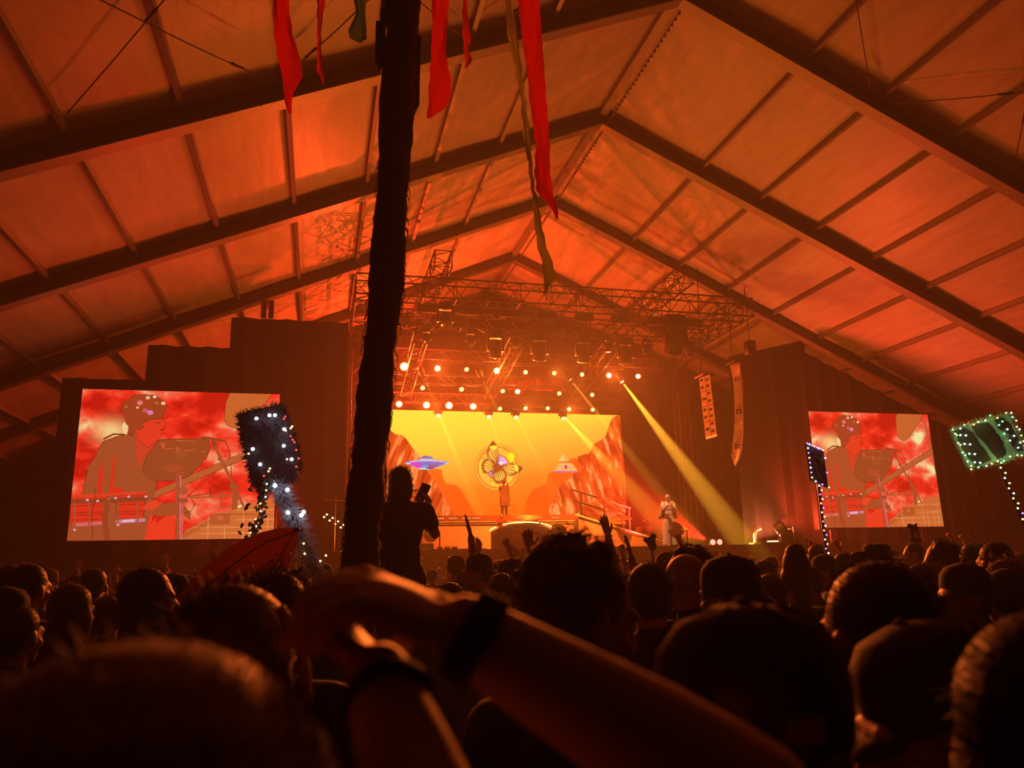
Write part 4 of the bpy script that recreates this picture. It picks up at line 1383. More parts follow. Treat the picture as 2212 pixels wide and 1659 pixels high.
def hair_piece(kind, R=None, c=HC, voxel=.008):
    """(mesh builders of the hair and of what is worn on it, fused or not)"""
    R = R or Matrix.Identity(3)
    P = lambda x, y, z: c + R @ Vector((x, y, z))
    h, e = MB(), MB()
    core = lambda k=1.0: h.ell(P(0, -.024, .028), (.083 * k, .093 * k, .088 * k), R, 18, 12)
    if kind in ('short', 'cap', 'cap_back', 'cap_fwd', 'beanie', 'beanie_red', 'beanie_green', 'hat'):
        core(); h.ell(P(0, -.055, -.03), (.068, .05, .06), R, 14, 10)
        if kind == 'short':
            fuzz(e, P(0, -.022, .03), (.083, .093, .088), 900, .009, .0011, R, -.3, .75)
    if kind in ('bob', 'wavy', 'long'):
        core(1.04); h.ell(P(0, -.045, -.05), (.088, .062, .09), R, 14, 10)
        for sx in (-1, 1):
            h.ell(P(sx * .07, -.01, -.05), (.025, .05, .085), R, 12, 8)
        if kind == 'long':
            h.ell(P(0, -.075, -.17), (.095, .04, .16), R, 14, 10)
        fuzz(e, P(0, -.024, .03), (.088, .097, .092), 500, .022, .0014, R, -.6, .75)
    if kind == 'wavy':
        curls(e, P(0, -.02, .03), (.09, .1, .095), 160, .05, .0016, .008, R, -.5, .8)
    if kind in ('afro', 'curly'):
        k = 1.25 if kind == 'afro' else 1.06
        core(k); h.ell(P(0, -.05, -.02), (.085 * k, .07 * k, .08), R, 14, 10)
        for q in range(40):
            v = Vector((random.gauss(0, 1), random.gauss(0, 1) - .5, random.gauss(0, 1) + .4)).normalized()
            if v.y < .4:
                h.ell(P(v.x * .083 * k, -.024 + v.y * .093 * k, .028 + v.z * .088 * k), (.02,) * 3, R, 8, 6)
        curls(e, P(0, -.024, .03), (.09 * k, .1 * k, .095 * k), 420 if kind == 'afro' else 360, .022, .0013, .007, R, -.5, .35)
    if kind == 'tall':
        core(1.05); h.ell(P(0, -.035, .09), (.08, .085, .12), R, 16, 12); h.ell(P(0, -.04, .17), (.062, .066, .06), R, 14, 10); h.ell(P(0, -.06, -.05), (.075, .05, .09), R, 14, 10)
        fuzz(e, P(0, -.035, .12), (.08, .085, .11), 240, .016, .0015, R, -.5, .9)
    if kind == 'bushy':
        core(1.3); h.ell(P(0, -.05, -.06), (.125, .1, .12), R, 16, 12)
        fuzz(e, P(0, -.024, .02), (.112, .122, .118), 6000, .018, .0006, R, -.8, .8, .8)
        fuzz(e, P(0, -.05, -.06), (.126, .1, .12), 3000, .013, .0005, R, -.8, .8, .8)
    return h, e


HATS = {}


def hat_piece(kind, R=None, c=HC):
    R = R or Matrix.Identity(3)
    P = lambda x, y, z: c + R @ Vector((x, y, z))
    m_ = MB()
    M4 = Matrix.Translation(P(0, -.014, .018)) @ R.to_4x4()
    if kind.startswith('cap'):
        m_.lathe([(.094, -.02), (.097, .02), (.092, .06), (.07, .09), (.03, .104), (.012, .107)], 24, M4)
        m_.ell(P(0, -.014, .126), (.009, .009, .006), R, 8, 6)
        sy = -1 if kind == 'cap_back' else 1
        rows = []
        for j, (a, b) in enumerate(((.09, 0), (.125, -.006), (.16, -.018))):
            rows.append([P(b_ := (a if False else (k / 8 - .5) * (.15 - .02 * j)), -.014 + sy * (a + (.0 if True else 0) - .05 * (k / 8 - .5) ** 2 * 4 * (.6 + .4 * j)), .004 + b) for k in range(9)])
        v = [p for r_ in rows for p in r_] + [p + R @ Vector((0, 0, -.004)) for r_ in rows for p in r_]
        f = []
        for j in range(2):
            for k in range(8):
                a = j * 9 + k
                f += [(a, a + 1, a + 10, a + 9), (27 + a, 27 + a + 9, 27 + a + 10, 27 + a + 1)]
        m_.add(v, f)
    elif kind.startswith('beanie'):
        m_.lathe([(.095, -.03), (.1, -.02), (.1, .015), (.094, .02), (.092, .06), (.07, .098), (.03, .118), (.008, .122)], 24, M4)
    elif kind == 'hat':
        m_.lathe([(.092, -.01), (.094, .03), (.088, .075), (.07, .09), (.045, .082), (.01, .075)], 24, M4)
        n = 32
        v, f = [], []
        for j, r in enumerate((.09, .13, .17)):
            for k in range(n):
                a = 2 * math.pi * k / n
                lift = (.075 * (abs(math.cos(a)) ** 1.5) * (j / 2) ** 1.3) - .012 * j
                v.append(P(r * math.cos(a) * (1 - .1 * (j == 2) * abs(math.cos(a))), -.014 + r * 1.05 * math.sin(a), .01 + lift))
        for j in range(2):
            for k in range(n):
                f.append((j * n + k, j * n + (k + 1) % n, (j + 1) * n + (k + 1) % n, (j + 1) * n + k))
        m_.add(v, f)
    return m_


ARMS = {'down': [(1, (.235, -.03, 1.13), (.22, .07, .89)), (-1, (-.235, -.03, 1.13), (-.22, .07, .89))],
        'one_up': [(1, (.27, .05, 1.62), (.235, .08, 1.86)), (-1, (-.235, -.03, 1.13), (-.2, .1, .92))],
        'fist_up': [(1, (.29, .06, 1.6), (.27, .1, 1.84)), (-1, (-.235, -.03, 1.13), (-.2, .1, .92))],
        'two_up': [(1, (.3, .06, 1.58), (.22, .1, 1.80)), (-1, (-.3, .06, 1.58), (-.22, .1, 1.80))],
        'hold': [(1, (.22, .1, 1.2), (.05, .28, 1.36)), (-1, (-.22, .1, 1.2), (-.05, .28, 1.30))]}
TOPZ = {'short': 1.738, 'bob': 1.742, 'wavy': 1.75, 'long': 1.742, 'afro': 1.775, 'curly': 1.755, 'tall': 1.85, 'bald': 1.72, 'bushy': 1.78, 'cap': 1.75, 'cap_back': 1.75, 'cap_fwd': 1.75,
        'beanie': 1.762, 'beanie_red': 1.762, 'beanie_green': 1.762, 'hat': 1.74}
PROTO = {}
BODY = {}


def body_meshes(pose, skin, voxel):
    key = (pose, skin, voxel)
    if key in BODY:
        return BODY[key]
    mb = MB()
    head_blobs(mb); trunk(mb); legs(mb)
    tip = None
    for sx, e, w in ARMS[pose]:
        arm(mb, sx, e, w)
        e, w = Vector(e), Vector(w)
        up = w.z > 1.5
        d = (w - e).normalized()
        if up:
            d = (d + Vector((0, .1, .3))).normalized()
        fist = pose in ('fist_up', 'hold')
        tip_ = hand(mb, w, d, (0, 1, 0) if up else (-sx, 0, 0), side=-sx if up else sx, curl=1.25 if fist else (.1 if up else .35), spread=.22 if up else .08, fr=1.15)
        if up and tip is None:
            tip = w + d * (.105 if fist else .17)
    o = organic('body', mb, voxel, SK[skin], smooth=3)
    me = o.data
    bpy.data.objects.remove(o)
    BODY[key] = (me, tip)
    return BODY[key]


CLOTH = {}


def cloth_meshes(pose, sw, tw):
    key = (pose, sw, tw)
    if key in CLOTH:
        return CLOTH[key]
    mb = MB(); trunk(mb, .014)
    for sx, e, w in ARMS[pose]:
        arm(mb, sx, e, w, g=.014, upto=.5)
    o = organic('shirt', mb, .016, CL[sw], smooth=3); a = o.data; bpy.data.objects.remove(o)
    mb = MB(); mb.ell((0, -.01, .93), (.182, .128, .12)); legs(mb, .016, False)
    for sx in (-1, 1):
        mb.ell((sx * .11, .05, .05), (.052, .135, .05))
    o = organic('trousers', mb, .02, CL[tw], smooth=2); b = o.data; bpy.data.objects.remove(o)
    CLOTH[key] = (a, b)
    return a, b


HAIRM = {}


def hair_meshes(kind, colr, hatcol):
    key = (kind, colr, hatcol)
    if key in HAIRM:
        return HAIRM[key]
    out = []
    if kind != 'bald':
        h, e = hair_piece(kind)
        o = organic('hair', h, .009, HAIR[colr], smooth=3)
        me = o.data
        bpy.data.objects.remove(o)
        if e.v:
            ms = e.mesh('strands')
            bm = bmesh.new(); bm.from_mesh(me); bm.from_mesh(ms); bm.to_mesh(me); bm.free()
            bpy.data.meshes.remove(ms)
            me.polygons.foreach_set('use_smooth', [True] * len(me.polygons))
        out.append(('hair', me))
    if kind.startswith(('cap', 'beanie', 'hat')):
        me = hat_piece(kind).mesh('headwear')
        me.materials.append(CL[hatcol])
        out.append(('cap' if kind.startswith('cap') else ('knitted_hat' if kind.startswith('beanie') else 'hat'), me))
    HAIRM[key] = out
    return out


def person(loc, yaw, s, label, hair='short', pose='down', skin=0, colr='dark', shirt='black', trousers='denim', hatcol='black', group=None, voxel=.011):
    t = thing('person', label, 'person', loc, (0, 0, math.radians(yaw)), group)
    t.scale = (s, s, s)
    me, tip = body_meshes(pose, skin, voxel)
    a, b = cloth_meshes(pose, shirt, trousers)
    for nm, m_ in [('body', me), ('shirt', a), ('trousers', b)] + hair_meshes(hair, colr, hatcol):
        o = bpy.data.objects.new(nm, m_)
        col.objects.link(o)
        o.parent = t
    return t


TAKEN = []


def stand(px, py, d, label, hair='short', yaw=0, **k):
    """A person whose crown shows at the given pixel, d metres down the tent."""
    for f in (1, 1.07, .94, 1.14, .88, 1.22, .82, 1.3, .77):     # a little nearer or further when someone stands there already
        p = at(px, py, Y=d * f)
        if all(math.hypot(p.x - a, p.y - b) > .40 for a, b in TAKEN):
            break
    TAKEN.append((p.x, p.y))
    return person((p.x, p.y, 0), yaw, p.z / TOPZ[hair], label, hair, **k)


def reach(px, py, d, label, pose='one_up', yaw=0, **k):
    """A person whose raised fingertips show at the given pixel."""
    tip = body_meshes(pose, k.get('skin', 0), k.get('voxel', .011))[1]
    for f in (1, 1.06, .95, 1.12, .9, 1.2):
        p = at(px, py, Y=d * f)
        s = p.z / tip.z
        q = Matrix.Rotation(math.radians(yaw), 3, 'Z') @ Vector((tip.x, tip.y, 0)) * s
        if all(math.hypot(p.x - q.x - a, p.y - q.y - b) > .38 for a, b in TAKEN):
            break
    TAKEN.append((p.x - q.x, p.y - q.y))
    return person((p.x - q.x, p.y - q.y, 0), yaw, s, label, pose=pose, **k)


W2D = lambda w: .185 * 1690 / w
MID = [
    # right of the pole, from the centre outwards
    (1487, 1173, 84, 'afro', 0, 'person with round curly hair standing below the singer', dict(colr='dark')),
    (1483, 1197, 100, 'bald', 28, 'bald person with a lit left ear, in front of the round curly hair', dict(skin=1)),
    (1577, 1195, 134, 'cap_back', 22, 'person in a dark cap, left ear lit, right of the bald person', dict(hatcol='black')),
    (1400, 1213, 94, 'short', -10, 'dark-haired person between the curly profile and the bald person', {}),
    (1408, 1283, 86, 'curly', 20, 'short curly head low between the curly profile and the bald person', dict(skin=2)),
    (1440, 1191, 50, 'beanie', 0, 'person in a dark knitted hat below the stick with a dark lump', {}),
    (1660, 1238, 82, 'bob', -10, 'person with soft brown hair, right of the dark cap', dict(colr='brown')),
    (1711, 1174, 78, 'tall', 10, 'person with tall piled-up dark hair, right of the twin red lamp', dict(shirt='black')),
    (1652, 1209, 52, 'cap_fwd', 20, 'person in a small peaked cap behind the soft brown hair', {}),
    (1762, 1175, 42, 'short', 0, 'dark head just right of the tall piled-up hair', {}),
    (1780, 1196, 56, 'cap_fwd', 60, 'person in a cap facing left under the small dark placard', {}),
    (1748, 1222, 62, 'short', 50, 'person with short hair and bare neck left of the man with the lit ear', dict(skin=1, shirt='red')),
    (1893, 1172, 62, 'hat', 12, 'person in a dark hat with an upturned brim below the right screen', {}),
    (1972, 1172, 40, 'short', 60, 'person in left profile beside the stick with a leaf tuft', {}),
    (2030, 1165, 66, 'curly', 55, 'person with high curly hair in left profile below the right screen corner', {}),
    (2036, 1208, 62, 'short', 0, 'dark round head below the high curly hair', {}),
    (2098, 1171, 62, 'bob', 0, 'dark-haired person left of two smooth round heads at the right', {}),
    (2146, 1169, 80, 'short', 0, 'broad dark round head near the right edge under the strung-light stick', {}),
    (2196, 1193, 50, 'bob', 0, 'small reddish head at the right edge of the photo', dict(colr='red')),
    (2164, 1204, 98, 'wavy', 25, 'person with wide wavy reddish hair above the green knitted hat', dict(colr='red')),
    (2082, 1213, 118, 'cap_fwd', 78, 'person in a peaked cap in left profile with a lit cheek', dict(hatcol='navy')),
    (2172, 1227, 118, 'beanie_green', 0, 'person in a dark green knitted hat at the right edge', dict(hatcol='green')),
    (1925, 1209, 92, 'cap_back', 0, 'person in a dark cap directly below the upturned hat', {}),
    (1820, 1192, 60, 'short', 0, 'dark head between the facing-left cap and the upturned hat', {}),
    (1985, 1216, 84, 'short', 0, 'plain dark head between two caps in the right crowd', {}),
    # left of the pole
    (30, 1219, 60, 'short', -72, 'person in right profile at the far left edge', {}),
    (64, 1215, 70, 'short', -30, 'tall dark head second from the left edge', {}),
    (107, 1246, 27, 'beanie_red', -72, 'small person in a red knitted hat facing right', dict(hatcol='red')),
    (167, 1240, 48, 'bob', -20, 'brown-haired person behind the long combed hair', dict(colr='brown')),
    (157, 1258, 74, 'long', -25, 'person with long combed hair, lit strands at the right', dict(colr='brown')),
    (90, 1279, 68, 'bob', 0, 'person with soft reddish hair in front of the tall dark head', dict(colr='red')),
    (40, 1303, 86, 'short', -25, 'person with short thick hair low at the left edge', {}),
    (6, 1264, 70, 'cap_fwd', -80, 'person in a cap in right profile cut by the left edge', {}),
    (205, 1226, 52, 'short', 0, 'dark head right of the long combed hair', {}),
    (318, 1223, 92, 'bob', -65, 'person with swept dark hair turned right under the left screen', {}),
    (376, 1236, 58, 'cap_back', 0, 'dark cap between the swept hair and the bald crown', {}),
    (434, 1238, 62, 'bald', 0, 'bald crown just left of the orange board', dict(skin=1)),
    (238, 1286, 62, 'curly', 0, 'low curly head in front of the swept hair', dict(colr='brown')),
    (596, 1224, 142, 'wavy', -25, 'person with wild wavy hair right in front of the orange board', dict(colr='brown')),
    (700, 1258, 64, 'short', 0, 'dark head under the fluffy totem handle', {}),
    # centre gap between the forearm and the stage
    (972, 1256, 76, 'short', 0, 'dark head just above the crossing forearm', {}),
    (1010, 1230, 46, 'curly', 0, 'small curly head beside the straight raised arm', {}),
    (986, 1198, 36, 'beanie_red', 0, 'person in a red pointed knitted hat right of the straight raised arm', dict(hatcol='red')),
    (1058, 1211, 42, 'cap_back', 0, 'small capped head under the raised pair of hands', {}),
    (1105, 1204, 58, 'cap_back', -20, 'capped head left of the curly-haired man', {}),
    (1083, 1236, 66, 'short', 0, 'dark head between the forearm and the capped head', {}),
]
for px, py, w, hair, yaw, lab, kw in MID:
    kw.setdefault('shirt', random.choice(['black', 'navy', 'grey', 'black']))
    stand(px, py, W2D(w), lab, hair, yaw, **kw)

UPS = [(1008, 1112, 6.0, 'one_up', 75, 'person holding one arm straight up left of centre, palm turned sideways', {}),
       (1090, 1161, 7.4, 'two_up', 30, 'person with both hands raised and bent wrists left of the spread hand', {}),
       (1137, 1141, 5.0, 'one_up', 0, 'person raising an open hand with spread fingers beside the curly hair', {}),
       (1302, 1112, 6.3, 'one_up', 20, 'person raising a spread hand over the curly-haired man', {}),
       (1352, 1155, 4.2, 'one_up', 60, 'person with a bent dark arm and hand right of the curly hair', {}),
       (1342, 1177, 9.0, 'fist_up', 0, 'person with a small raised fist right of the curly hair', {}),
       (1463, 1151, 9.5, 'one_up', 10, 'person raising a small open hand below the singer', {}),
       (1545, 1186, 11.0, 'one_up', -10, 'person with a hand just showing below the twin red lamp', {}),
       (462, 1188, 9.6, 'one_up', 0, 'person raising a thin arm left of the orange board', {}),
       (490, 1192, 9.0, 'fist_up', 0, 'person with a curled raised hand beside the orange board', {}),
       (1778, 1168, 10, 'one_up', 0, 'person raising a pale hand right of the placard pole', {}),
       (1802, 1164, 9.5, 'two_up', 0, 'person with two white-gloved looking hands raised under the right screen', {}),
       (2050, 1152, 10.5, 'fist_up', 0, 'person with a raised fist under the right screen corner', {}),
       (2078, 1156, 10.5, 'fist_up', 15, 'person with a raised fist, second to the right of the right screen corner', {}),
       (1868, 1172, 13, 'one_up', 0, 'person with raised hand left of the upturned hat', {})]
for px, py, d, pose, yaw, lab, kw in UPS:
    reach(px, py, d, lab, pose, yaw, hair=random.choice(['short', 'bob', 'cap_back']), voxel=.0085, **kw)

# the packed crowd further away
kinds = [('short', 'dark', 'black'), ('bob', 'dark', 'black'), ('short', 'brown', 'black'), ('curly', 'dark', 'black'), ('cap_back', 'dark', 'navy'), ('bob', 'brown', 'black'), ('bald', 'dark', 'black'), ('long', 'fair', 'black'), ('beanie', 'dark', 'grey')]
HL = {'short': 'short-haired', 'bob': 'bob-haired', 'curly': 'curly-haired', 'cap_back': 'capped', 'bald': 'bald', 'long': 'fair long-haired', 'beanie': 'knit-hatted'}
nfar = 0
for Y in (5.2, 6.4, 7.6, 8.9, 10.3, 11.8, 13.4, 15.2, 17.1, 19.2, 21.0):
    xa, xb = at(-60, 1242, Y=Y).x, at(2270, 1190, Y=Y).x
    st = .62 + .035 * Y
    x = xa + random.random() * st
    while x < xb:
        xx, yy = x + random.uniform(-.12, .12), Y + random.uniform(-.3, .3)
        x += st * random.uniform(.85, 1.15)
        px, py = to_px((xx, yy, 1.7))
        if Y < 7 and 640 < px < 960:
            continue
        if any(abs(xx - a) < .42 and abs(yy - b) < .42 for a, b in TAKEN):
            continue
        kd = random.choices(kinds, [5, 4, 3, 2, 3, 2, 1, 1, 1])[0]
        pose = 'down' if random.random() < .93 or Y < 8 else random.choice(['one_up', 'two_up', 'fist_up'])
        side = 'left of the ribboned pole' if px < 790 else ('in front of the stage' if px < 1500 else 'in front of the right screen')
        near = 'middle' if Y < 10 else 'farthest'
        lab = f'{HL[kd[0]]} {"brown-headed " if kd[1] == "brown" else ""}person {"with raised hand " if pose != "down" else ""}in the {near} crowd {side}'
        TAKEN.append((xx, yy))
        person((xx, yy, 0), random.uniform(-25, 25), random.uniform(.925, 1.035), lab, kd[0], pose, random.choice((0, 0, 1, 2)) if pose == 'down' else 0, kd[1],
               shirt=random.choice(['black', 'navy', 'grey']), hatcol=kd[2], group=lab.replace('person', 'people'), voxel=.011 if pose == 'down' else .0085)
        nfar += 1
print('far crowd', nfar)

# ------------------------------------------------------------------ people close to the camera
def near(px, py, d, label, hair, byaw, hyaw=0, pitch=0, roll=0, topz=None, skin=0, colr='dark', shirt='black', hatcol='black', voxel=.0065, arms='down', extra=None, height=None):
    p = at(px, py, Y=d)
    R = head_rot(hyaw, pitch, roll)
    s = p.z / (topz or TOPZ[hair])
    t = thing('person', label, 'person', (p.x, p.y, 0), (0, 0, math.radians(byaw)))
    t.scale = (s, s, s)
    mb = MB(); head_blobs(mb, R); trunk(mb); legs(mb)
    for sx, e, w in ARMS[arms]:
        arm(mb, sx, e, w)
        hand(mb, w, Vector(w) - Vector(e), (-sx, 0, 0), side=sx, curl=.35)
    o = organic('body', mb, voxel, SK[skin], smooth=4); o.parent = t
    a, b = cloth_meshes(arms, shirt, 'denim')
    for nm, me in (('shirt', a), ('trousers', b)):
        c = bpy.data.objects.new(nm, me); col.objects.link(c); c.parent = t
    if hair != 'bald':
        h, e = hair_piece(hair, R)
        o = organic('hair', h, .007, HAIR[colr], smooth=3)
        if e.v:
            ms = e.mesh('strands')
            bm = bmesh.new(); bm.from_mesh(o.data); bm.from_mesh(ms); bm.to_mesh(o.data); bm.free()
            bpy.data.meshes.remove(ms)
            o.data.polygons.foreach_set('use_smooth', [True] * len(o.data.polygons))
        o.parent = t
    if hair.startswith(('cap', 'beanie', 'hat')):
        o = hat_piece(hair, R).build('cap', CL[hatcol]); o.parent = t
        if extra == 'strap':
            m_ = MB()
            M4 = Matrix.Translation(HC + R @ Vector((0, -.014, .018))) @ R.to_4x4()
            m_.box((0, 0, 0), (.07, .004, .02))
            m_.v = [tuple(M4 @ (Vector(v) + Vector((.012, -.0975, .005)))) for v in m_.v]
            g = m_.build('label_patch', mat('grey_patch', (.16, .13, .11), .8), smooth=False); g.parent = o
            m_ = MB()
            for k in range(6):
                a0 = k * math.pi / 3
                m_.path([M4 @ Vector((r * math.cos(a0), r * math.sin(a0), z)) for r, z in ((.098, .02), (.0935, .06), (.072, .09), (.032, .106))], .0022, 5)
            g = m_.build('seam', CL['navy']); g.parent = o
    return t, s, R


# big bushy head filling the lower left
t, s, R = near(345, 1300, .44, 'person with big bushy reddish hair filling the lower left foreground', 'bushy', 15, colr='red', skin=0, shirt='red', hyaw=-10)
# head with the yellow strap just behind it
t, s, R = near(505, 1254, 1.15, 'person with cropped hair and a yellow strap behind the bushy foreground head', 'bob', -20, hyaw=-15, colr='brown', roll=8)
a, b, c = [(at(x, y, Y=1.08) - t.location) / s for x, y in ((604, 1312), (628, 1358), (652, 1408))]
Rz = Matrix.Rotation(math.radians(20), 3, 'Z')
m_ = MB(); m_.path([Rz @ a, Rz @ b, Rz @ c, Rz @ (c + Vector((.02, -.02, -.15)))], [.007, .009, .009, .009], 8)
o = m_.build('strap', mat('yellow_strap', (.55, .36, .05), .6)); o.parent = t; o['label'] = 'yellow strap'
# curly-haired man in profile
t, s, R = near(1245, 1156, 1.42, 'curly-haired man in right profile, head bent, behind the crossing forearm', 'curly', -50, hyaw=-30, pitch=-14, colr='brown', skin=1, voxel=.0055)
m_ = MB(); curls(m_, HC + R @ Vector((0, -.03, .03)), (.09, .1, .095), 130, .05, .0009, .010, R, -.9, .2, 12)
o = m_.build('loose_curls', HAIR['red']); o.parent = t
# dark cap in the lower middle right
t, s, R = near(1608, 1304, .72, 'person in a black backward cap with a pale patch, lower right of the forearm', 'cap_fwd', -18, hyaw=-4, hatcol='black', extra='strap', topz=1.745)
# man with the lit ear
t, s, R = near(1885, 1208, 1.12, 'man with thick dark hair and a lit left ear with a stud, right foreground', 'short', -8, hyaw=14, skin=0, voxel=.0055)
m_ = MB(); m_.ell(HC + R @ Vector((-.088, .004, -.05)), (.004, .004, .004))
o = m_.build('ear_stud', M['steel']); o.parent = t
# face tipped up
t, s, R = near(2010, 1338, .92, 'person in a dark cap in left profile, head lowered, next to the edge head', 'cap_fwd', 50, hyaw=22, pitch=-16, skin=1, shirt='red', hatcol='black', voxel=.0055)
# round head at the right edge
t, s, R = near(2262, 1308, .56, 'large blurred dark head cut by the right edge of the photo', 'bob', -42, hyaw=0, colr='black')

# ---- short person in front with both hands clasped overhead
base = Vector((.27, .33, 0))
s = .86
t = thing('person', 'person with bare arms reaching across the picture, hands clasped, dark wristbands', 'person', base)
t.scale = (s, s, s)
L = lambda P: (Vector(P) - base) / s
mb = MB()
head_blobs(mb); trunk(mb); legs(mb)
wr = at(1008, 1368, Y=.575)
el = at(1630, 1735, Y=.52)
sh = Vector((.425, .34, 1.20))
mb.cap(L(sh), L(el), .056, .05); mb.ell(L(sh.lerp(el, .5)), (.055, .055, .055))
mb.cap(L(el), L(el.lerp(wr, .35)), .05, .049); mb.cap(L(el.lerp(wr, .35)), L(wr), .049, .0325)
kn = at(812, 1292, Y=.58)
d = (kn - wr).normalized()
down = (at(800, 1420, Y=.58) - kn).normalized()
hand(mb, L(wr.lerp(kn, .04)), d + Vector((0, .05, 0)), down + Vector((-.2, .35, 0)), side=-1, s=.92 / s, curl=.8, spread=.05, thumb=.5, fr=1.1)
wr2 = at(820, 1462, Y=.60)
el2 = at(925, 1790, Y=.50)
sh2 = Vector((.125, .33, 1.20))
mb.cap(L(sh2), L(el2), .05, .042); mb.cap(L(el2), L(el2.lerp(wr2, .4)), .042, .038); mb.cap(L(el2.lerp(wr2, .4)), L(wr2), .038, .029)
d2 = (at(760, 1400, Y=.63) - wr2).normalized()
hand(mb, L(wr2), d2, Vector((.2, .3, .8)), side=1, s=.85 / s, curl=1.5, spread=.05, fr=1.1)
o = organic('body', mb, .005, SK[0], smooth=5); o.parent = t
a, b = cloth_meshes('down', 'black', 'denim')
mb = MB(); trunk(mb, .014)
o = organic('vest', mb, .014, CL['black'], smooth=3); o.parent = t
c = bpy.data.objects.new('trousers', b); col.objects.link(c); c.parent = t
for nm, me in hair_meshes('bob', 'dark', 'black'):
    c = bpy.data.objects.new(nm, me); col.objects.link(c); c.parent = t
for (pa, pb, f, r) in ((wr, el, -.02, .0375), (wr2, el2, .12, .0365)):
    p0, p1 = pa.lerp(pb, f), pa.lerp(pb, f + .10)
    q = (p1 - p0).to_track_quat('Z', 'Y').to_matrix().to_4x4()
    Lh = (p1 - p0).length / s
    m_ = MB(); m_.lathe([(r * .98, 0), (r * 1.03, .004), (r * 1.05, Lh * .5), (r * 1.08, Lh - .004), (r * 1.03, Lh)], 24, Matrix.Translation(L(p0)) @ q)
    o = m_.build('wristband', CL['black']); o.parent = t

# ---- girl sitting on someone's shoulders, filming
gd = 5.9
gp = at(866, 1100, Y=gd)
TAKEN.append((gp.x, gp.y))
car = person((gp.x, gp.y + .10, 0), 0, 1.1, 'person carrying the filming girl on the shoulders beside the pole', 'short', 'down', 0, 'dark')
zs = at(872, 1006, Y=gd).z - 1.745
t = thing('person', 'long-haired girl on shoulders holding up a phone, right of the ribboned pole', 'person', (gp.x, gp.y, zs))
mb = MB(); head_blobs(mb, head_rot(-18, 0)); trunk(mb)
for sx in (-1, 1):
    mb.cap((sx * .1, -.01, .9), (sx * .15, .38, .90), .088, .06); mb.cap((sx * .15, .38, .90), (sx * .14, .38, .50), .054, .04); mb.ell((sx * .14, .43, .46), (.04, .1, .04))
pe, pw = Vector((.275, .12, 1.24)), Vector((.235, .26, 1.43))
arm(mb, 1, pe, pw); hand(mb, pw, (.1, .05, 1), (-.6, .6, 0), side=1, curl=.7, fr=1.1)
le, lw = Vector((-.26, .16, 1.2)), Vector((.05, .32, 1.33))
arm(mb, -1, le, lw); hand(mb, lw, (.7, .1, .5), (0, .3, 1), side=-1, curl=.6, fr=1.1)
o = organic('body', mb, .0085, SK[0], smooth=3); o.parent = t
mb = MB(); trunk(mb, .014); arm(mb, 1, pe, pw, g=.02, upto=.55); arm(mb, -1, le, lw, g=.02, upto=.55)
o = organic('shirt', mb, .014, CL['black'], smooth=3); o.parent = t
mb = MB(); mb.ell((0, -.01, .93), (.182, .128, .12))
for sx in (-1, 1):
    mb.cap((sx * .1, -.01, .9), (sx * .15, .36, .90), .1, .075)
o = organic('shorts', mb, .016, CL['denim'], smooth=3); o.parent = t
h, e = hair_piece('long', head_rot(-18, 0)); curls(e, HC + Vector((.0, -.06, -.13)), (.11, .06, .12), 90, .05, .0022, .012, None, -.9, .7)
o = organic('hair', h, .009, HAIR['dark'], smooth=3); o.parent = t
o = e.build('loose_hair', HAIR['dark']); o.parent = t
m_ = MB(); m_.path([HC + head_rot(-18) @ Vector(v) for v in ((.082, -.01, -.012), (.08, .06, -.01), (.06, .1, -.012))], .005, 6); m_.ell(HC + head_rot(-18) @ Vector((.045, .1, -.016)), (.026, .01, .02), head_rot(-18))
o = m_.build('sunglasses', M['black']); o.parent = t
ph = thing('phone', 'dark phone held up tilted in the hand of the girl on shoulders', 'phone', Vector((gp.x, gp.y, zs)) + Vector((.20, .29, 1.565)), (math.radians(-8), math.radians(24), math.radians(-15)))
MB().box((0, 0, 0), (.078, .009, .16), bev=.004).build('case', M['black']).parent = ph
o = MB().box((0, .006, 0), (.07, .002, .15)).build('display', M['lens']); o.parent = ph
o = MB().box((-.02, -.007, .055), (.026, .004, .028), bev=.001).build('camera_bump', M['blackmatte']); o.parent = ph

# ---- performers
def performer(px, py0, Y, z0, yaw, label, **k):
    z = at(px, py0, Y=Y).z
    x = at(px, py0, Y=Y).x
    return person((x, Y, z0), yaw, (z - z0) / TOPZ[k.get('hair', 'short')], label, **k)


t = performer(1441, 1068, 24.6, DZ, 176, 'singer in wide white trousers and pale jacket with a microphone, right side of stage', hair='bald', pose='hold', skin=1, shirt='white', trousers='white')
mb = MB()
for sx in (-1, 1):
    mb.cap((sx * .17, -.03, 1.43), (sx * .27, -.06, .98), .07, .075); mb.cap((sx * .12, -.09, 1.4), (sx * .14, -.1, 1.0), .06, .07)
o = organic('jacket', mb, .016, mat('jacket_cloth', (.36, .24, .15), .7, bump=.4, bscale=12), smooth=3); o.parent = t
m_ = MB(); m_.tube((0, .3, 1.40), (0, .22, 1.52), .014); m_.ell((0, .21, 1.535), (.024, .024, .024))
o = m_.build('microphone', M['black']); o.parent = t
m_ = MB(); m_.cap((-.05, .112, 1.608), (.05, .112, 1.608), .016, .016)
o = m_.build('sunglasses', M['black']); o.parent = t
m_ = MB()
for sx in (-1, 1):
    m_.cap((sx * .1, 0, .85), (sx * .13, .01, .08), .11, .13)
o = organic('wide_trousers', m_, .02, CL['white'], smooth=3); o.parent = t

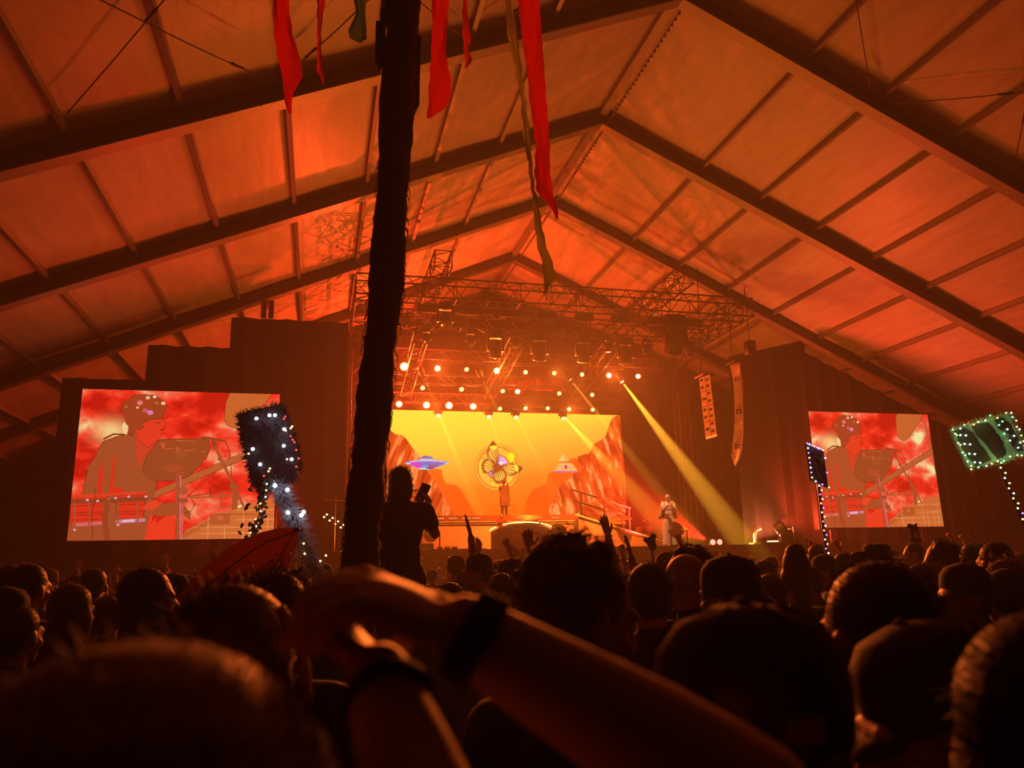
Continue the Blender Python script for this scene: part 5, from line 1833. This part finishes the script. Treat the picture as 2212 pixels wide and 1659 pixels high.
ARMS['hood'] = [(1, (.24, .08, 1.52), (.16, .1, 1.74)), (-1, (-.22, .06, 1.2), (-.05, .2, 1.3))]
t = performer(1088, 1036, 27.9, PZ, 8, 'performer in a patterned cloak on the raised platform, back turned, one arm lifted', hair='beanie', pose='hood', skin=1, shirt='olive', trousers='black', hatcol='olive')
mb = MB(); mb.cap((-.16, -.05, 1.38), (.2, -.05, 1.36), .08, .08); mb.ell((.02, -.05, 1.1), (.24, .13, .3)); mb.ell((.02, -.05, .75), (.25, .14, .3)); mb.box((.02, -.05, .75), (.46, .2, .5))
o = organic('cloak', mb, .02, mat('cloak_cloth', (.10, .055, .035), .8, bump=.8, bscale=14, var=.6), smooth=3); o.parent = t
t = performer(1083, 1109, 25.9, DZ, 160, 'performer in red trousers standing behind the curved glowing desk', hair='short', pose='hold', skin=1, shirt='red', trousers='red')
t = performer(1396, 1100, 29.5, DZ, 185, 'drummer in the haze behind the drum kit', hair='curly', pose='hold', skin=1, shirt='grey')

# ------------------------------------------------------------------ ribboned pole
pd = 4.4
A = [at(x, y, Y=pd + dy) for x, y, dy in ((779, 1200, 0), (795, 1000, 0), (836, 600, 0), (866, 100, 0), (880, -140, 0))]
d = (A[0] - A[1]).normalized()
foot = A[0] + d * (A[0].z / -d.z)
axis = [foot] + A
t = thing('wooden_pole', 'thick rough pole wrapped in dark cloth, hung with ribbons, left of the big screen', 'pole', foot, world_parts=True)
vs_, fs_ = [], []
N, K = 120, 20
for i in range(N + 1):
    f = i / N * (len(axis) - 1)
    k = min(int(f), len(axis) - 2)
    c = axis[k].lerp(axis[k + 1], f - k)
    r = .096 + .018 * max(0, (c.z - 3) / 4) + .004 * math.sin(i * 1.7) + .006 * math.sin(i * .37)
    for q in range(K):
        a = 2 * math.pi * q / K
        rr = r + .005 * math.sin(5 * a + i * .4) + random.uniform(-.003, .003)
        vs_.append((c.x + rr * math.cos(a), c.y + rr * math.sin(a), c.z))
for i in range(N):
    for q in range(K):
        a, b = i * K + q, i * K + (q + 1) % K
        fs_.append((a, b, b + K, a + K))
fs_ += [tuple(range(K - 1, -1, -1)), tuple(range(N * K, N * K + K))]
m_ = MB(); m_.add(vs_, fs_); m_.build('shaft', M['wood'], t)
m_ = MB()
for i in range(8, N - 4):                       # frayed ends of the wrapping
    f = i / N * (len(axis) - 1)
    k = min(int(f), len(axis) - 2)
    c = axis[k].lerp(axis[k + 1], f - k)
    for q in range(2):
        a = random.choice((0, math.pi)) + random.uniform(-.6, .6)
        b = c + Vector((.097 * math.cos(a), .097 * math.sin(a), 0))
        m_.path([b, b + Vector((.012 * math.cos(a), .012 * math.sin(a), -.03)), b + Vector((.008 * math.cos(a), .008 * math.sin(a), -.03 - random.uniform(.02, .07)))], [.004, .003, .001], 4)
m_.build('fringe', M['wood'], t)['kind'] = 'stuff'
m_ = MB()
for px, py, w, h in ((897, 150, .035, .5), (885, 205, .03, .32), (822, 90, .03, .3)):
    p = at(px, py, Y=pd - .02)
    m_.prism([p + Vector((-w, 0, h / 2)), p + Vector((w, 0, h / 2)), p + Vector((w * .8, 0, -h / 2)), p + Vector((w * .1, 0, -h / 2 - .05)), p + Vector((-w, 0, -h / 2 + .04))], (0, .05, 0))
m_.build('cloth_rag', CL['black'], t)
zc = A[4].z
xa, xb = at(560, -60, Y=pd).x, at(1190, -60, Y=pd).x
MB().tube((xa, pd - .12, zc - .12), (xb, pd - .12, zc - .12), .035).build('cross_arm', M['wood'], t)
MB().tube((A[4].x, pd - .9, zc - .12), (A[4].x, pd + .9, zc - .12), .035).build('cross_arm', M['wood'], t)


def cloth(name, c, tr=.45):
    m = mat(name, c, .8, bump=.3, bscale=25)
    nt = m.node_tree
    b, out = nt.nodes['Principled BSDF'], nt.nodes['Material Output']
    tl = nt.nodes.new('ShaderNodeBsdfTranslucent'); tl.inputs[0].default_value = (*c, 1)
    mx = nt.nodes.new('ShaderNodeMixShader'); mx.inputs[0].default_value = tr
    nt.links.new(b.outputs[0], mx.inputs[1]); nt.links.new(tl.outputs[0], mx.inputs[2]); nt.links.new(mx.outputs[0], out.inputs[0])
    return m


RB = {'red': cloth('ribbon_red', (.5, .012, .014), .5), 'darkred': cloth('ribbon_dark_red', (.5, .03, .02)), 'green': cloth('ribbon_green', (.06, .13, .07)), 'tan': cloth('ribbon_tan', (.24, .26, .08))}
RIB = [('red', [(612, -90, 34), (606, 0, 34), (612, 70, 40), (625, 130, 48), (632, 165, 44), (622, 200, 22), (626, 245, 7)], 4.30, 'wide red ribbon, farthest left of the pole'),
       ('darkred', [(695, -90, 18), (694, 0, 18), (690, 50, 10), (690, 110, 9), (691, 150, 13), (697, 182, 4)], 4.35, 'thin dull red ribbon between the wide red and dark green ones'),
       ('green', [(778, -90, 30), (777, 0, 26), (780, 30, 20), (771, 65, 40), (775, 84, 36), (778, 92, 10)], 4.30, 'short dark green ribbon left of the pole'),
       ('green', [(832, -90, 22), (832, 0, 18), (826, 60, 16), (828, 105, 12), (831, 128, 5)], 4.24, 'narrow green ribbon against the left side of the pole'),
       ('red', [(951, -90, 40), (951, 0, 38), (950, 60, 32), (947, 120, 32), (950, 160, 44), (951, 200, 50), (942, 235, 36), (925, 256, 7)], 4.30, 'red ribbon with a slanted end, just right of the pole'),
       ('darkred', [(1004, -90, 12), (1003, 0, 9), (1007, 50, 14), (1010, 85, 20), (1008, 105, 11), (1012, 130, 15), (1007, 147, 5)], 4.40, 'short dark red twisted ribbon'),
       ('tan', [(1094, -90, 12), (1098, 0, 12), (1106, 70, 22), (1120, 150, 14), (1130, 210, 10), (1138, 290, 15), (1145, 350, 9), (1152, 410, 8), (1160, 470, 14), (1172, 535, 20), (1186, 580, 24), (1187, 605, 26), (1180, 622, 8), (1176, 634, 3)], 4.45, 'long thin olive ribbon reaching down to the front truss'),
       ('red', [(1140, -90, 48), (1142, 0, 46), (1148, 70, 44), (1157, 150, 38), (1164, 230, 36), (1172, 310, 30), (1172, 370, 34), (1176, 410, 36), (1192, 440, 18), (1205, 474, 5)], 4.28, 'long red ribbon hanging farthest right of the pole')]
for c, pts, dpt, lab in RIB:
    v, f = [], []
    P = []
    for (x0, y0, w0), (x1, y1, w1) in zip(pts[:-1], pts[1:]):
        n = max(2, int((y1 - y0) / 12))
        for k in range(n):
            u = k / n
            P.append((x0 + (x1 - x0) * u, y0 + (y1 - y0) * u, w0 + (w1 - w0) * u))
    P.append(pts[-1])
    for i, (x, y, w) in enumerate(P):
        wob = 1.3 * math.sin(i * 1.9) + random.uniform(-1, 1)
        for j in range(5):
            u = (j / 4 - .5)
            ww = w * u + (wob if j in (0, 4) else 0)
            dy = dpt + .02 * math.sin(i * .33 + u * 5) + .012 * math.cos(u * 7 + i * .11) - max(0, (-y) / 90) * .0
            v.append(at(x + ww, y, Y=dy))
    for i in range(len(P) - 1):
        for j in range(4):
            a = i * 5 + j
            f.append((a, a + 1, a + 6, a + 5))
    m_ = MB(); m_.add(v, f)
    o = m_.build('ribbon', RB[c])
    tag(o, lab, 'ribbon')

# ------------------------------------------------------------------ totems, signs and the board
def spread_edge(poly, n):
    pts = []
    L_ = [(poly[(i + 1) % len(poly)] - poly[i]).length for i in range(len(poly))]
    tot = sum(L_)
    for k in range(n):
        s_ = tot * (k + random.random()) / n
        for i, l in enumerate(L_):
            if s_ <= l:
                pts.append(poly[i].lerp(poly[(i + 1) % len(poly)], s_ / max(l, 1e-6)))
                break
            s_ -= l
    return pts


BULB = {'white': glow('bulb_glow_white', (.62, .85, 1.0), 9), 'green': glow('bulb_glow_green', (.15, 1.0, .35), 5), 'yellow': M['bulb_y'], 'violet': glow('bulb_glow_violet', (.22, .12, 1.0), 6), 'mint': glow('bulb_glow_mint', (.55, 1.0, .75), 6), 'red': glow('bulb_glow_red', (1.0, .06, .05), 3)}


def bulb(p, t, c, r):
    MB().ell(p, (r, r, r), nu=8, nv=6).build('bulb', BULB[c], t)


tdp = 6.6
m_dark = mat('dark_tinsel', (.05, .028, .032), .5, spec=.4)
m_fluff = mat('pale_fluff', (.42, .38, .42), .8, sheen=.6)
poly = [at(x, y, Y=tdp) for x, y in ((514, 895), (556, 884), (602, 874), (614, 884), (626, 920), (640, 960), (646, 1005), (638, 1030), (606, 1044), (562, 1062), (546, 1045), (532, 985), (519, 930))]
base_p = at(700, 1262, Y=tdp)
t = thing('totem', 'dark furry totem shaped like a big paddle with white lights, before the left screen', 'totem', base_p, world_parts=True)
m_ = MB(); m_.prism(poly, (0, .12, 0))
m_.build('panel', m_dark, t, smooth=False)
m_ = MB()
cen = sum(poly, Vector()) / len(poly)
e = spread_edge(poly, 520)
m_.spikes([p + Vector((0, random.uniform(-.02, .13), 0)) for p in e], [(p - cen).normalized() + Vector((0, -.25, 0)) for p in e], .045, .005, 3, .5)
face = []
while len(face) < 900:
    p = at(random.uniform(505, 655), random.uniform(868, 1066), Y=tdp)
    if poly_mask(np.array([[p.x]]), np.array([[p.z]]), [(q.x, q.z) for q in poly])[0, 0]:
        face.append(p)
m_.spikes(face, [Vector((random.uniform(-.8, .8), -.5, random.uniform(-.8, .8))) for p in face], .035, .004, 3, .4)
m_.build('tinsel', m_dark, t)
for x, y in ((554, 904), (582, 897), (594, 897), (614, 927), (613, 963), (546, 970), (630, 992), (562, 1003)):
    bulb(at(x, y, Y=tdp - .05), t, 'white', .014)
for x, y in ((537, 980), (580, 1018), (583, 1012), (617, 930), (631, 921), (628, 925), (620, 992)):
    bulb(at(x, y, Y=tdp - .05), t, 'yellow', .008)
for x, y in ((613, 905), (616, 900), (628, 942), (632, 950), (636, 955), (640, 972), (645, 990), (640, 1008), (570, 1028)):
    bulb(at(x, y, Y=tdp - .05), t, 'red', .008)
hp = [at(x, y, Y=tdp + .02) for x, y in ((598, 1040), (618, 1080), (640, 1130), (662, 1180), (684, 1232), (702, 1268))]
MB().path(hp + [hp[-1] + Vector((.05, 0, -.5))], .022, 8).build('pole', M['wood'], t)
m_ = MB()
pts, dirs = [], []
for k in range(2200):
    f = random.random() * 4.2
    i = int(f)
    c = hp[i].lerp(hp[i + 1], f - i)
    v = Vector((random.gauss(0, 1), random.gauss(0, 1), random.gauss(0, .6) - .5)).normalized()
    pts.append(c + v * .035); dirs.append(v)
m_.spikes(pts, dirs, .075, .003, 3, .3)
m_.build('fluffy_wrap', m_fluff, t)
for x, y in ((594, 1049), (621, 1058), (651, 1113), (656, 1106), (622, 1107)):
    bulb(at(x, y, Y=tdp - .06), t, 'white', .016)
for x, y in ((656, 1174), (658, 1196), (692, 1212), (704, 1200)):
    bulb(at(x, y, Y=tdp - .06), t, 'yellow', .008)
for x, y in ((588, 900), (612, 945), (606, 1052), (654, 1110)):
    lamp('POINT', 'totem_bulb_light', at(x, y, Y=tdp - .18), None, .25, (.6, .75, 1), soft=.02)
t2 = thing('leaf_garland', 'leafy garland with small lights hanging below the furry totem', 'garland', at(545, 1170, Y=tdp - .03), world_parts=True)
gp_ = [at(x, y, Y=tdp - .03) for x, y in ((578, 1046), (570, 1070), (566, 1095), (556, 1125), (545, 1150), (541, 1172))]
MB().path(gp_, .006, 5).build('stem', M['cable'], t2)
m_leaf = mat('dark_leaf', (.02, .035, .015), .5)
m_ = MB()
for k in range(90):
    f = random.random() * 5
    i = min(int(f), 4)
    c = gp_[i].lerp(gp_[i + 1], f - i) + Vector((random.uniform(-.04, .04), random.uniform(-.03, .03), random.uniform(-.03, .03)))
    if k % 6 == 0:
        c += Vector((random.uniform(-.12, .06), 0, random.uniform(-.02, .06)))
    m_.ell(c, (.022, .006, .014), Euler((random.uniform(-1, 1), random.uniform(-1.5, 1.5), random.uniform(-1, 1))).to_matrix(), 8, 5)
m_.build('leaves', m_leaf, t2)
for k in range(9):
    f = k * .58
    i = min(int(f), 4)
    bulb(gp_[i].lerp(gp_[i + 1], f - i) + Vector((random.uniform(-.02, .02), -.03, 0)), t2, 'yellow' if k % 2 else 'mint', .007)

# orange board
bdp = 4.9
T0, B0 = at(641, 1144, Y=bdp), at(385, 1365, Y=bdp)
ax = B0 - T0
nrm = Vector((-ax.z, 0, ax.x)).normalized()
prof = [(0, .012), (.04, .05), (.1, .085), (.2, .13), (.32, .165), (.45, .185), (.6, .19), (.75, .18), (.88, .15), (.97, .09), (1, .03)]
v, f = [], []
K = 16
for s_, w in prof:
    c = T0 + ax * s_
    for k in range(K):
        a = 2 * math.pi * k / K
        v.append(c + nrm * w * math.cos(a) + Vector((0, .045 * min(1, w / .12) * math.sin(a), 0)))
for i in range(len(prof) - 1):
    for k in range(K):
        f.append((i * K + k, i * K + (k + 1) % K, (i + 1) * K + (k + 1) % K, (i + 1) * K + k))
f += [tuple(range(K)), tuple(range((len(prof) - 1) * K, len(prof) * K))]
t = thing('inflatable_board', 'orange pointed inflatable board held up left of the pole', 'inflatable', B0, world_parts=True)
m_ = MB(); m_.add(v, f); m_.build('hull', cloth('orange_vinyl', (.62, .2, .06), .35), t)
for q in (-.45, .5):
    m_ = MB(); m_.path([T0 + ax * s_ + nrm * w * q * min(1, s_ * 6) + Vector((0, -.045 * min(1, w / .12) * math.sqrt(max(0, 1 - q * q)), 0)) for s_, w in prof[:-1]], .004, 5)
    m_.build('seam', M['black'], t)
MB().ell(T0, (.02, .016, .014)).build('valve', M['black'], t)

# small dark placard
sd = 7.0
c4 = [at(*p, Y=sd) for p in ((1742, 958), (1779, 974), (1789, 1053), (1753, 1037))]
t = thing('placard', 'small dark placard with violet lights on a stick, before the right screen', 'placard', at(1786, 1200, Y=sd), world_parts=True)
MB().prism(c4, (0, .03, 0)).build('board', M['blackmatte'], t, smooth=False)
PQ = lambda u, v_: (c4[0].lerp(c4[1], u)).lerp(c4[3].lerp(c4[2], u), v_) + Vector((0, -.006, 0))
pale = mat('pale_print', (.22, .2, .22), .7)
m_ = MB()
for st in ([(.22, .2), (.22, .08), (.34, .2), (.34, .08)], [(.44, .09), (.56, .09), (.57, .2), (.45, .2), (.44, .09)], [(.15, .34), (.4, .27), (.7, .3), (.9, .4)], [(.3, .42), (.45, .5), (.4, .62), (.55, .72), (.72, .55), (.66, .4)], [(.45, .72), (.55, .84), (.66, .74)]):
    m_.path([PQ(*p) for p in st], .005, 5)
m_.build('print', pale, t)
for k in range(30):
    f = k / 30 * 4
    i = int(f) % 4
    p = c4[i].lerp(c4[(i + 1) % 4], f - int(f)) + Vector((0, -.015, 0))
    if i in (0, 3) or k % 3 == 0:
        bulb(p, t, ('violet', 'white', 'violet', 'yellow')[k % 4], .0085)
pole = [at(1768, 1040, Y=sd + .04), at(1775, 1110, Y=sd + .04), at(1785, 1195, Y=sd + .04)]
MB().path(pole + [Vector((pole[-1].x + .25, pole[-1].y, .0))], .016, 8).build('stick', M['black'], t)
for k in range(17):
    bulb(pole[0].lerp(pole[2], k / 16) + Vector((.012 * (-1) ** k, -.02, 0)), t, ('violet', 'white', 'yellow')[k % 3], .008)

# green-lit sign
gd_ = 5.4
c4 = [at(*p, Y=gd_) for p in ((2052, 926), (2178, 893), (2218, 982), (2094, 1013))]
t = thing('lit_sign', 'green-lit sign with three dark figures and tinsel edge, upper right of the crowd', 'sign', at(2260, 1240, Y=gd_), world_parts=True)
m_g = mat('green_card_glow', (.25, .36, .22), .6, emit=(.2, .4, .18), estr=.10)  # card is no lamp; a faint green glow is put into it
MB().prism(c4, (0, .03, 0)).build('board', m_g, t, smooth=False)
PQ = lambda u, v_, o=-.006: (c4[0].lerp(c4[1], u)).lerp(c4[3].lerp(c4[2], u), v_) + Vector((0, o, 0))
shapes = [[(.04, .1), (.2, .06), (.3, .2), (.34, .55), (.4, .92), (.12, .96), (.06, .7), (.03, .35)], [(.34, .06), (.5, .04), (.62, .1), (.66, .35), (.7, .6), (.66, .9), (.5, .94), (.44, .6), (.36, .3)], [(.72, .08), (.86, .04), (.95, .25), (.97, .6), (.96, .9), (.86, .88), (.8, .62), (.86, .45), (.74, .3)]]
for sp in shapes:
    fine = []
    for (a, b), (c, d_) in zip(sp, sp[1:] + sp[:1]):
        for q in range(4):
            fine.append((a + (c - a) * q / 4 + random.uniform(-.012, .012), b + (d_ - b) * q / 4 + random.uniform(-.02, .02)))
    m_ = MB(); m_.prism([PQ(u, w) for u, w in fine], (0, -.006, 0)); m_.build('dark_figure', mat('figure_print', (.02, .014, .012), .7), t, smooth=False)
m_ = MB(); m_.path([PQ(.48, .32, -.014), PQ(.55, .28, -.014), PQ(.62, .36, -.014)], .006, 5); m_.ell(PQ(.55, .55, -.014), (.05, .006, .07)); m_.build('figure_face', mat('figure_face_print', (.05, .012, .012), .7), t)
e = spread_edge(c4, 700)
cen = sum(c4, Vector()) / 4
m_ = MB(); m_.spikes([p + Vector((0, random.uniform(-.03, .03), 0)) for p in e], [(p - cen).normalized() * .6 + Vector((random.uniform(-1, 1), -.6, random.uniform(-1, 1))) for p in e], .04, .002, 3, .5)
m_.build('tinsel', mat('green_tinsel', (.28, .36, .14), .35, spec=.8), t)
for u, w in ((.08, .2), (.16, .24), (.08, .42), (.16, .46), (.08, .66), (.16, .7), (.1, .88), (.18, .92), (.74, .2), (.82, .14), (.84, .34), (.9, .52), (.8, .6), (.95, .7), (.88, .8), (.76, .42)):
    bulb(PQ(u, w, -.02), t, 'green' if (u, w) in ((.74, .2), (.76, .42), (.82, .14)) else 'mint', .0075)
for k in range(36):
    f = k / 36 * 4
    i = int(f) % 4
    bulb(c4[i].lerp(c4[(i + 1) % 4], f - int(f)) + Vector((random.uniform(-.02, .02), -.03, random.uniform(-.02, .02))), t, ('yellow', 'yellow', 'green', 'mint')[(k * 7) % 4], .007)
for u_, w_ in ((.05, .5), (.5, .02), (.5, .98)):
    lamp('POINT', 'sign_bulb_light', PQ(u_, w_, -.12), None, .35, (.8, 1, .35), soft=.03)
lamp('POINT', 'sign_bulb_light', PQ(.5, .5, -.25), None, .3, (.4, 1, .5), soft=.05)
pole = [at(2156, 1000, Y=gd_ + .04), at(2180, 1060, Y=gd_ + .04), at(2206, 1118, Y=gd_ + .04), at(2262, 1240, Y=gd_ + .04)]
MB().path(pole + [pole[-1] + (pole[-1] - pole[2]) * .8], .014, 8).build('stick', M['black'], t)
for k in range(14):
    f = k / 13 * 2.4
    i = int(f)
    bulb(pole[i].lerp(pole[i + 1], f - i) + Vector((.014 * (-1) ** k, -.02, 0)), t, 'violet' if k in (10, 12, 13) else 'yellow' if k % 3 else 'mint', .0075)

# two decorated sticks in the crowd
q = [at(1965, 1142, Y=8), at(1961, 1200, Y=8), at(1958, 1260, Y=8)]
t = thing('leaf_stick', 'pale stick with a dark leaf tuft under the right video screen', 'stick', q[2], world_parts=True)
MB().path(q + [q[2] + Vector((0, 0, -.5))], .014, 6).build('stick', M['white_cab'], t)
m_ = MB()
for k in range(26):
    m_.ell(q[0] + Vector((.05 + random.uniform(-.05, .07), random.uniform(-.04, .04), random.uniform(-.16, .05))), (.035, .008, .02), Euler((random.uniform(-1, 1), random.uniform(-1.5, 1.5), 0)).to_matrix(), 8, 5)
m_.build('leaf_tuft', m_leaf, t)
q = [at(1406, 1176, Y=8), at(1410, 1200, Y=8), at(1414, 1240, Y=8)]
t = thing('lump_stick', 'stick topped with a dark lumpy figure below the singer', 'stick', q[2], world_parts=True)
MB().path(q + [q[2] + Vector((0, 0, -.5))], .012, 6).build('stick', M['black'], t)
m_ = MB()
for dx, dz, r in ((0, .03, .055), (-.06, .05, .03), (.03, .08, .04), (.02, -.02, .05)):
    m_.ell(q[0] + Vector((dx, 0, dz)), (r, r * .7, r))
organic('topper', m_, .012, M['blackmatte'], t)
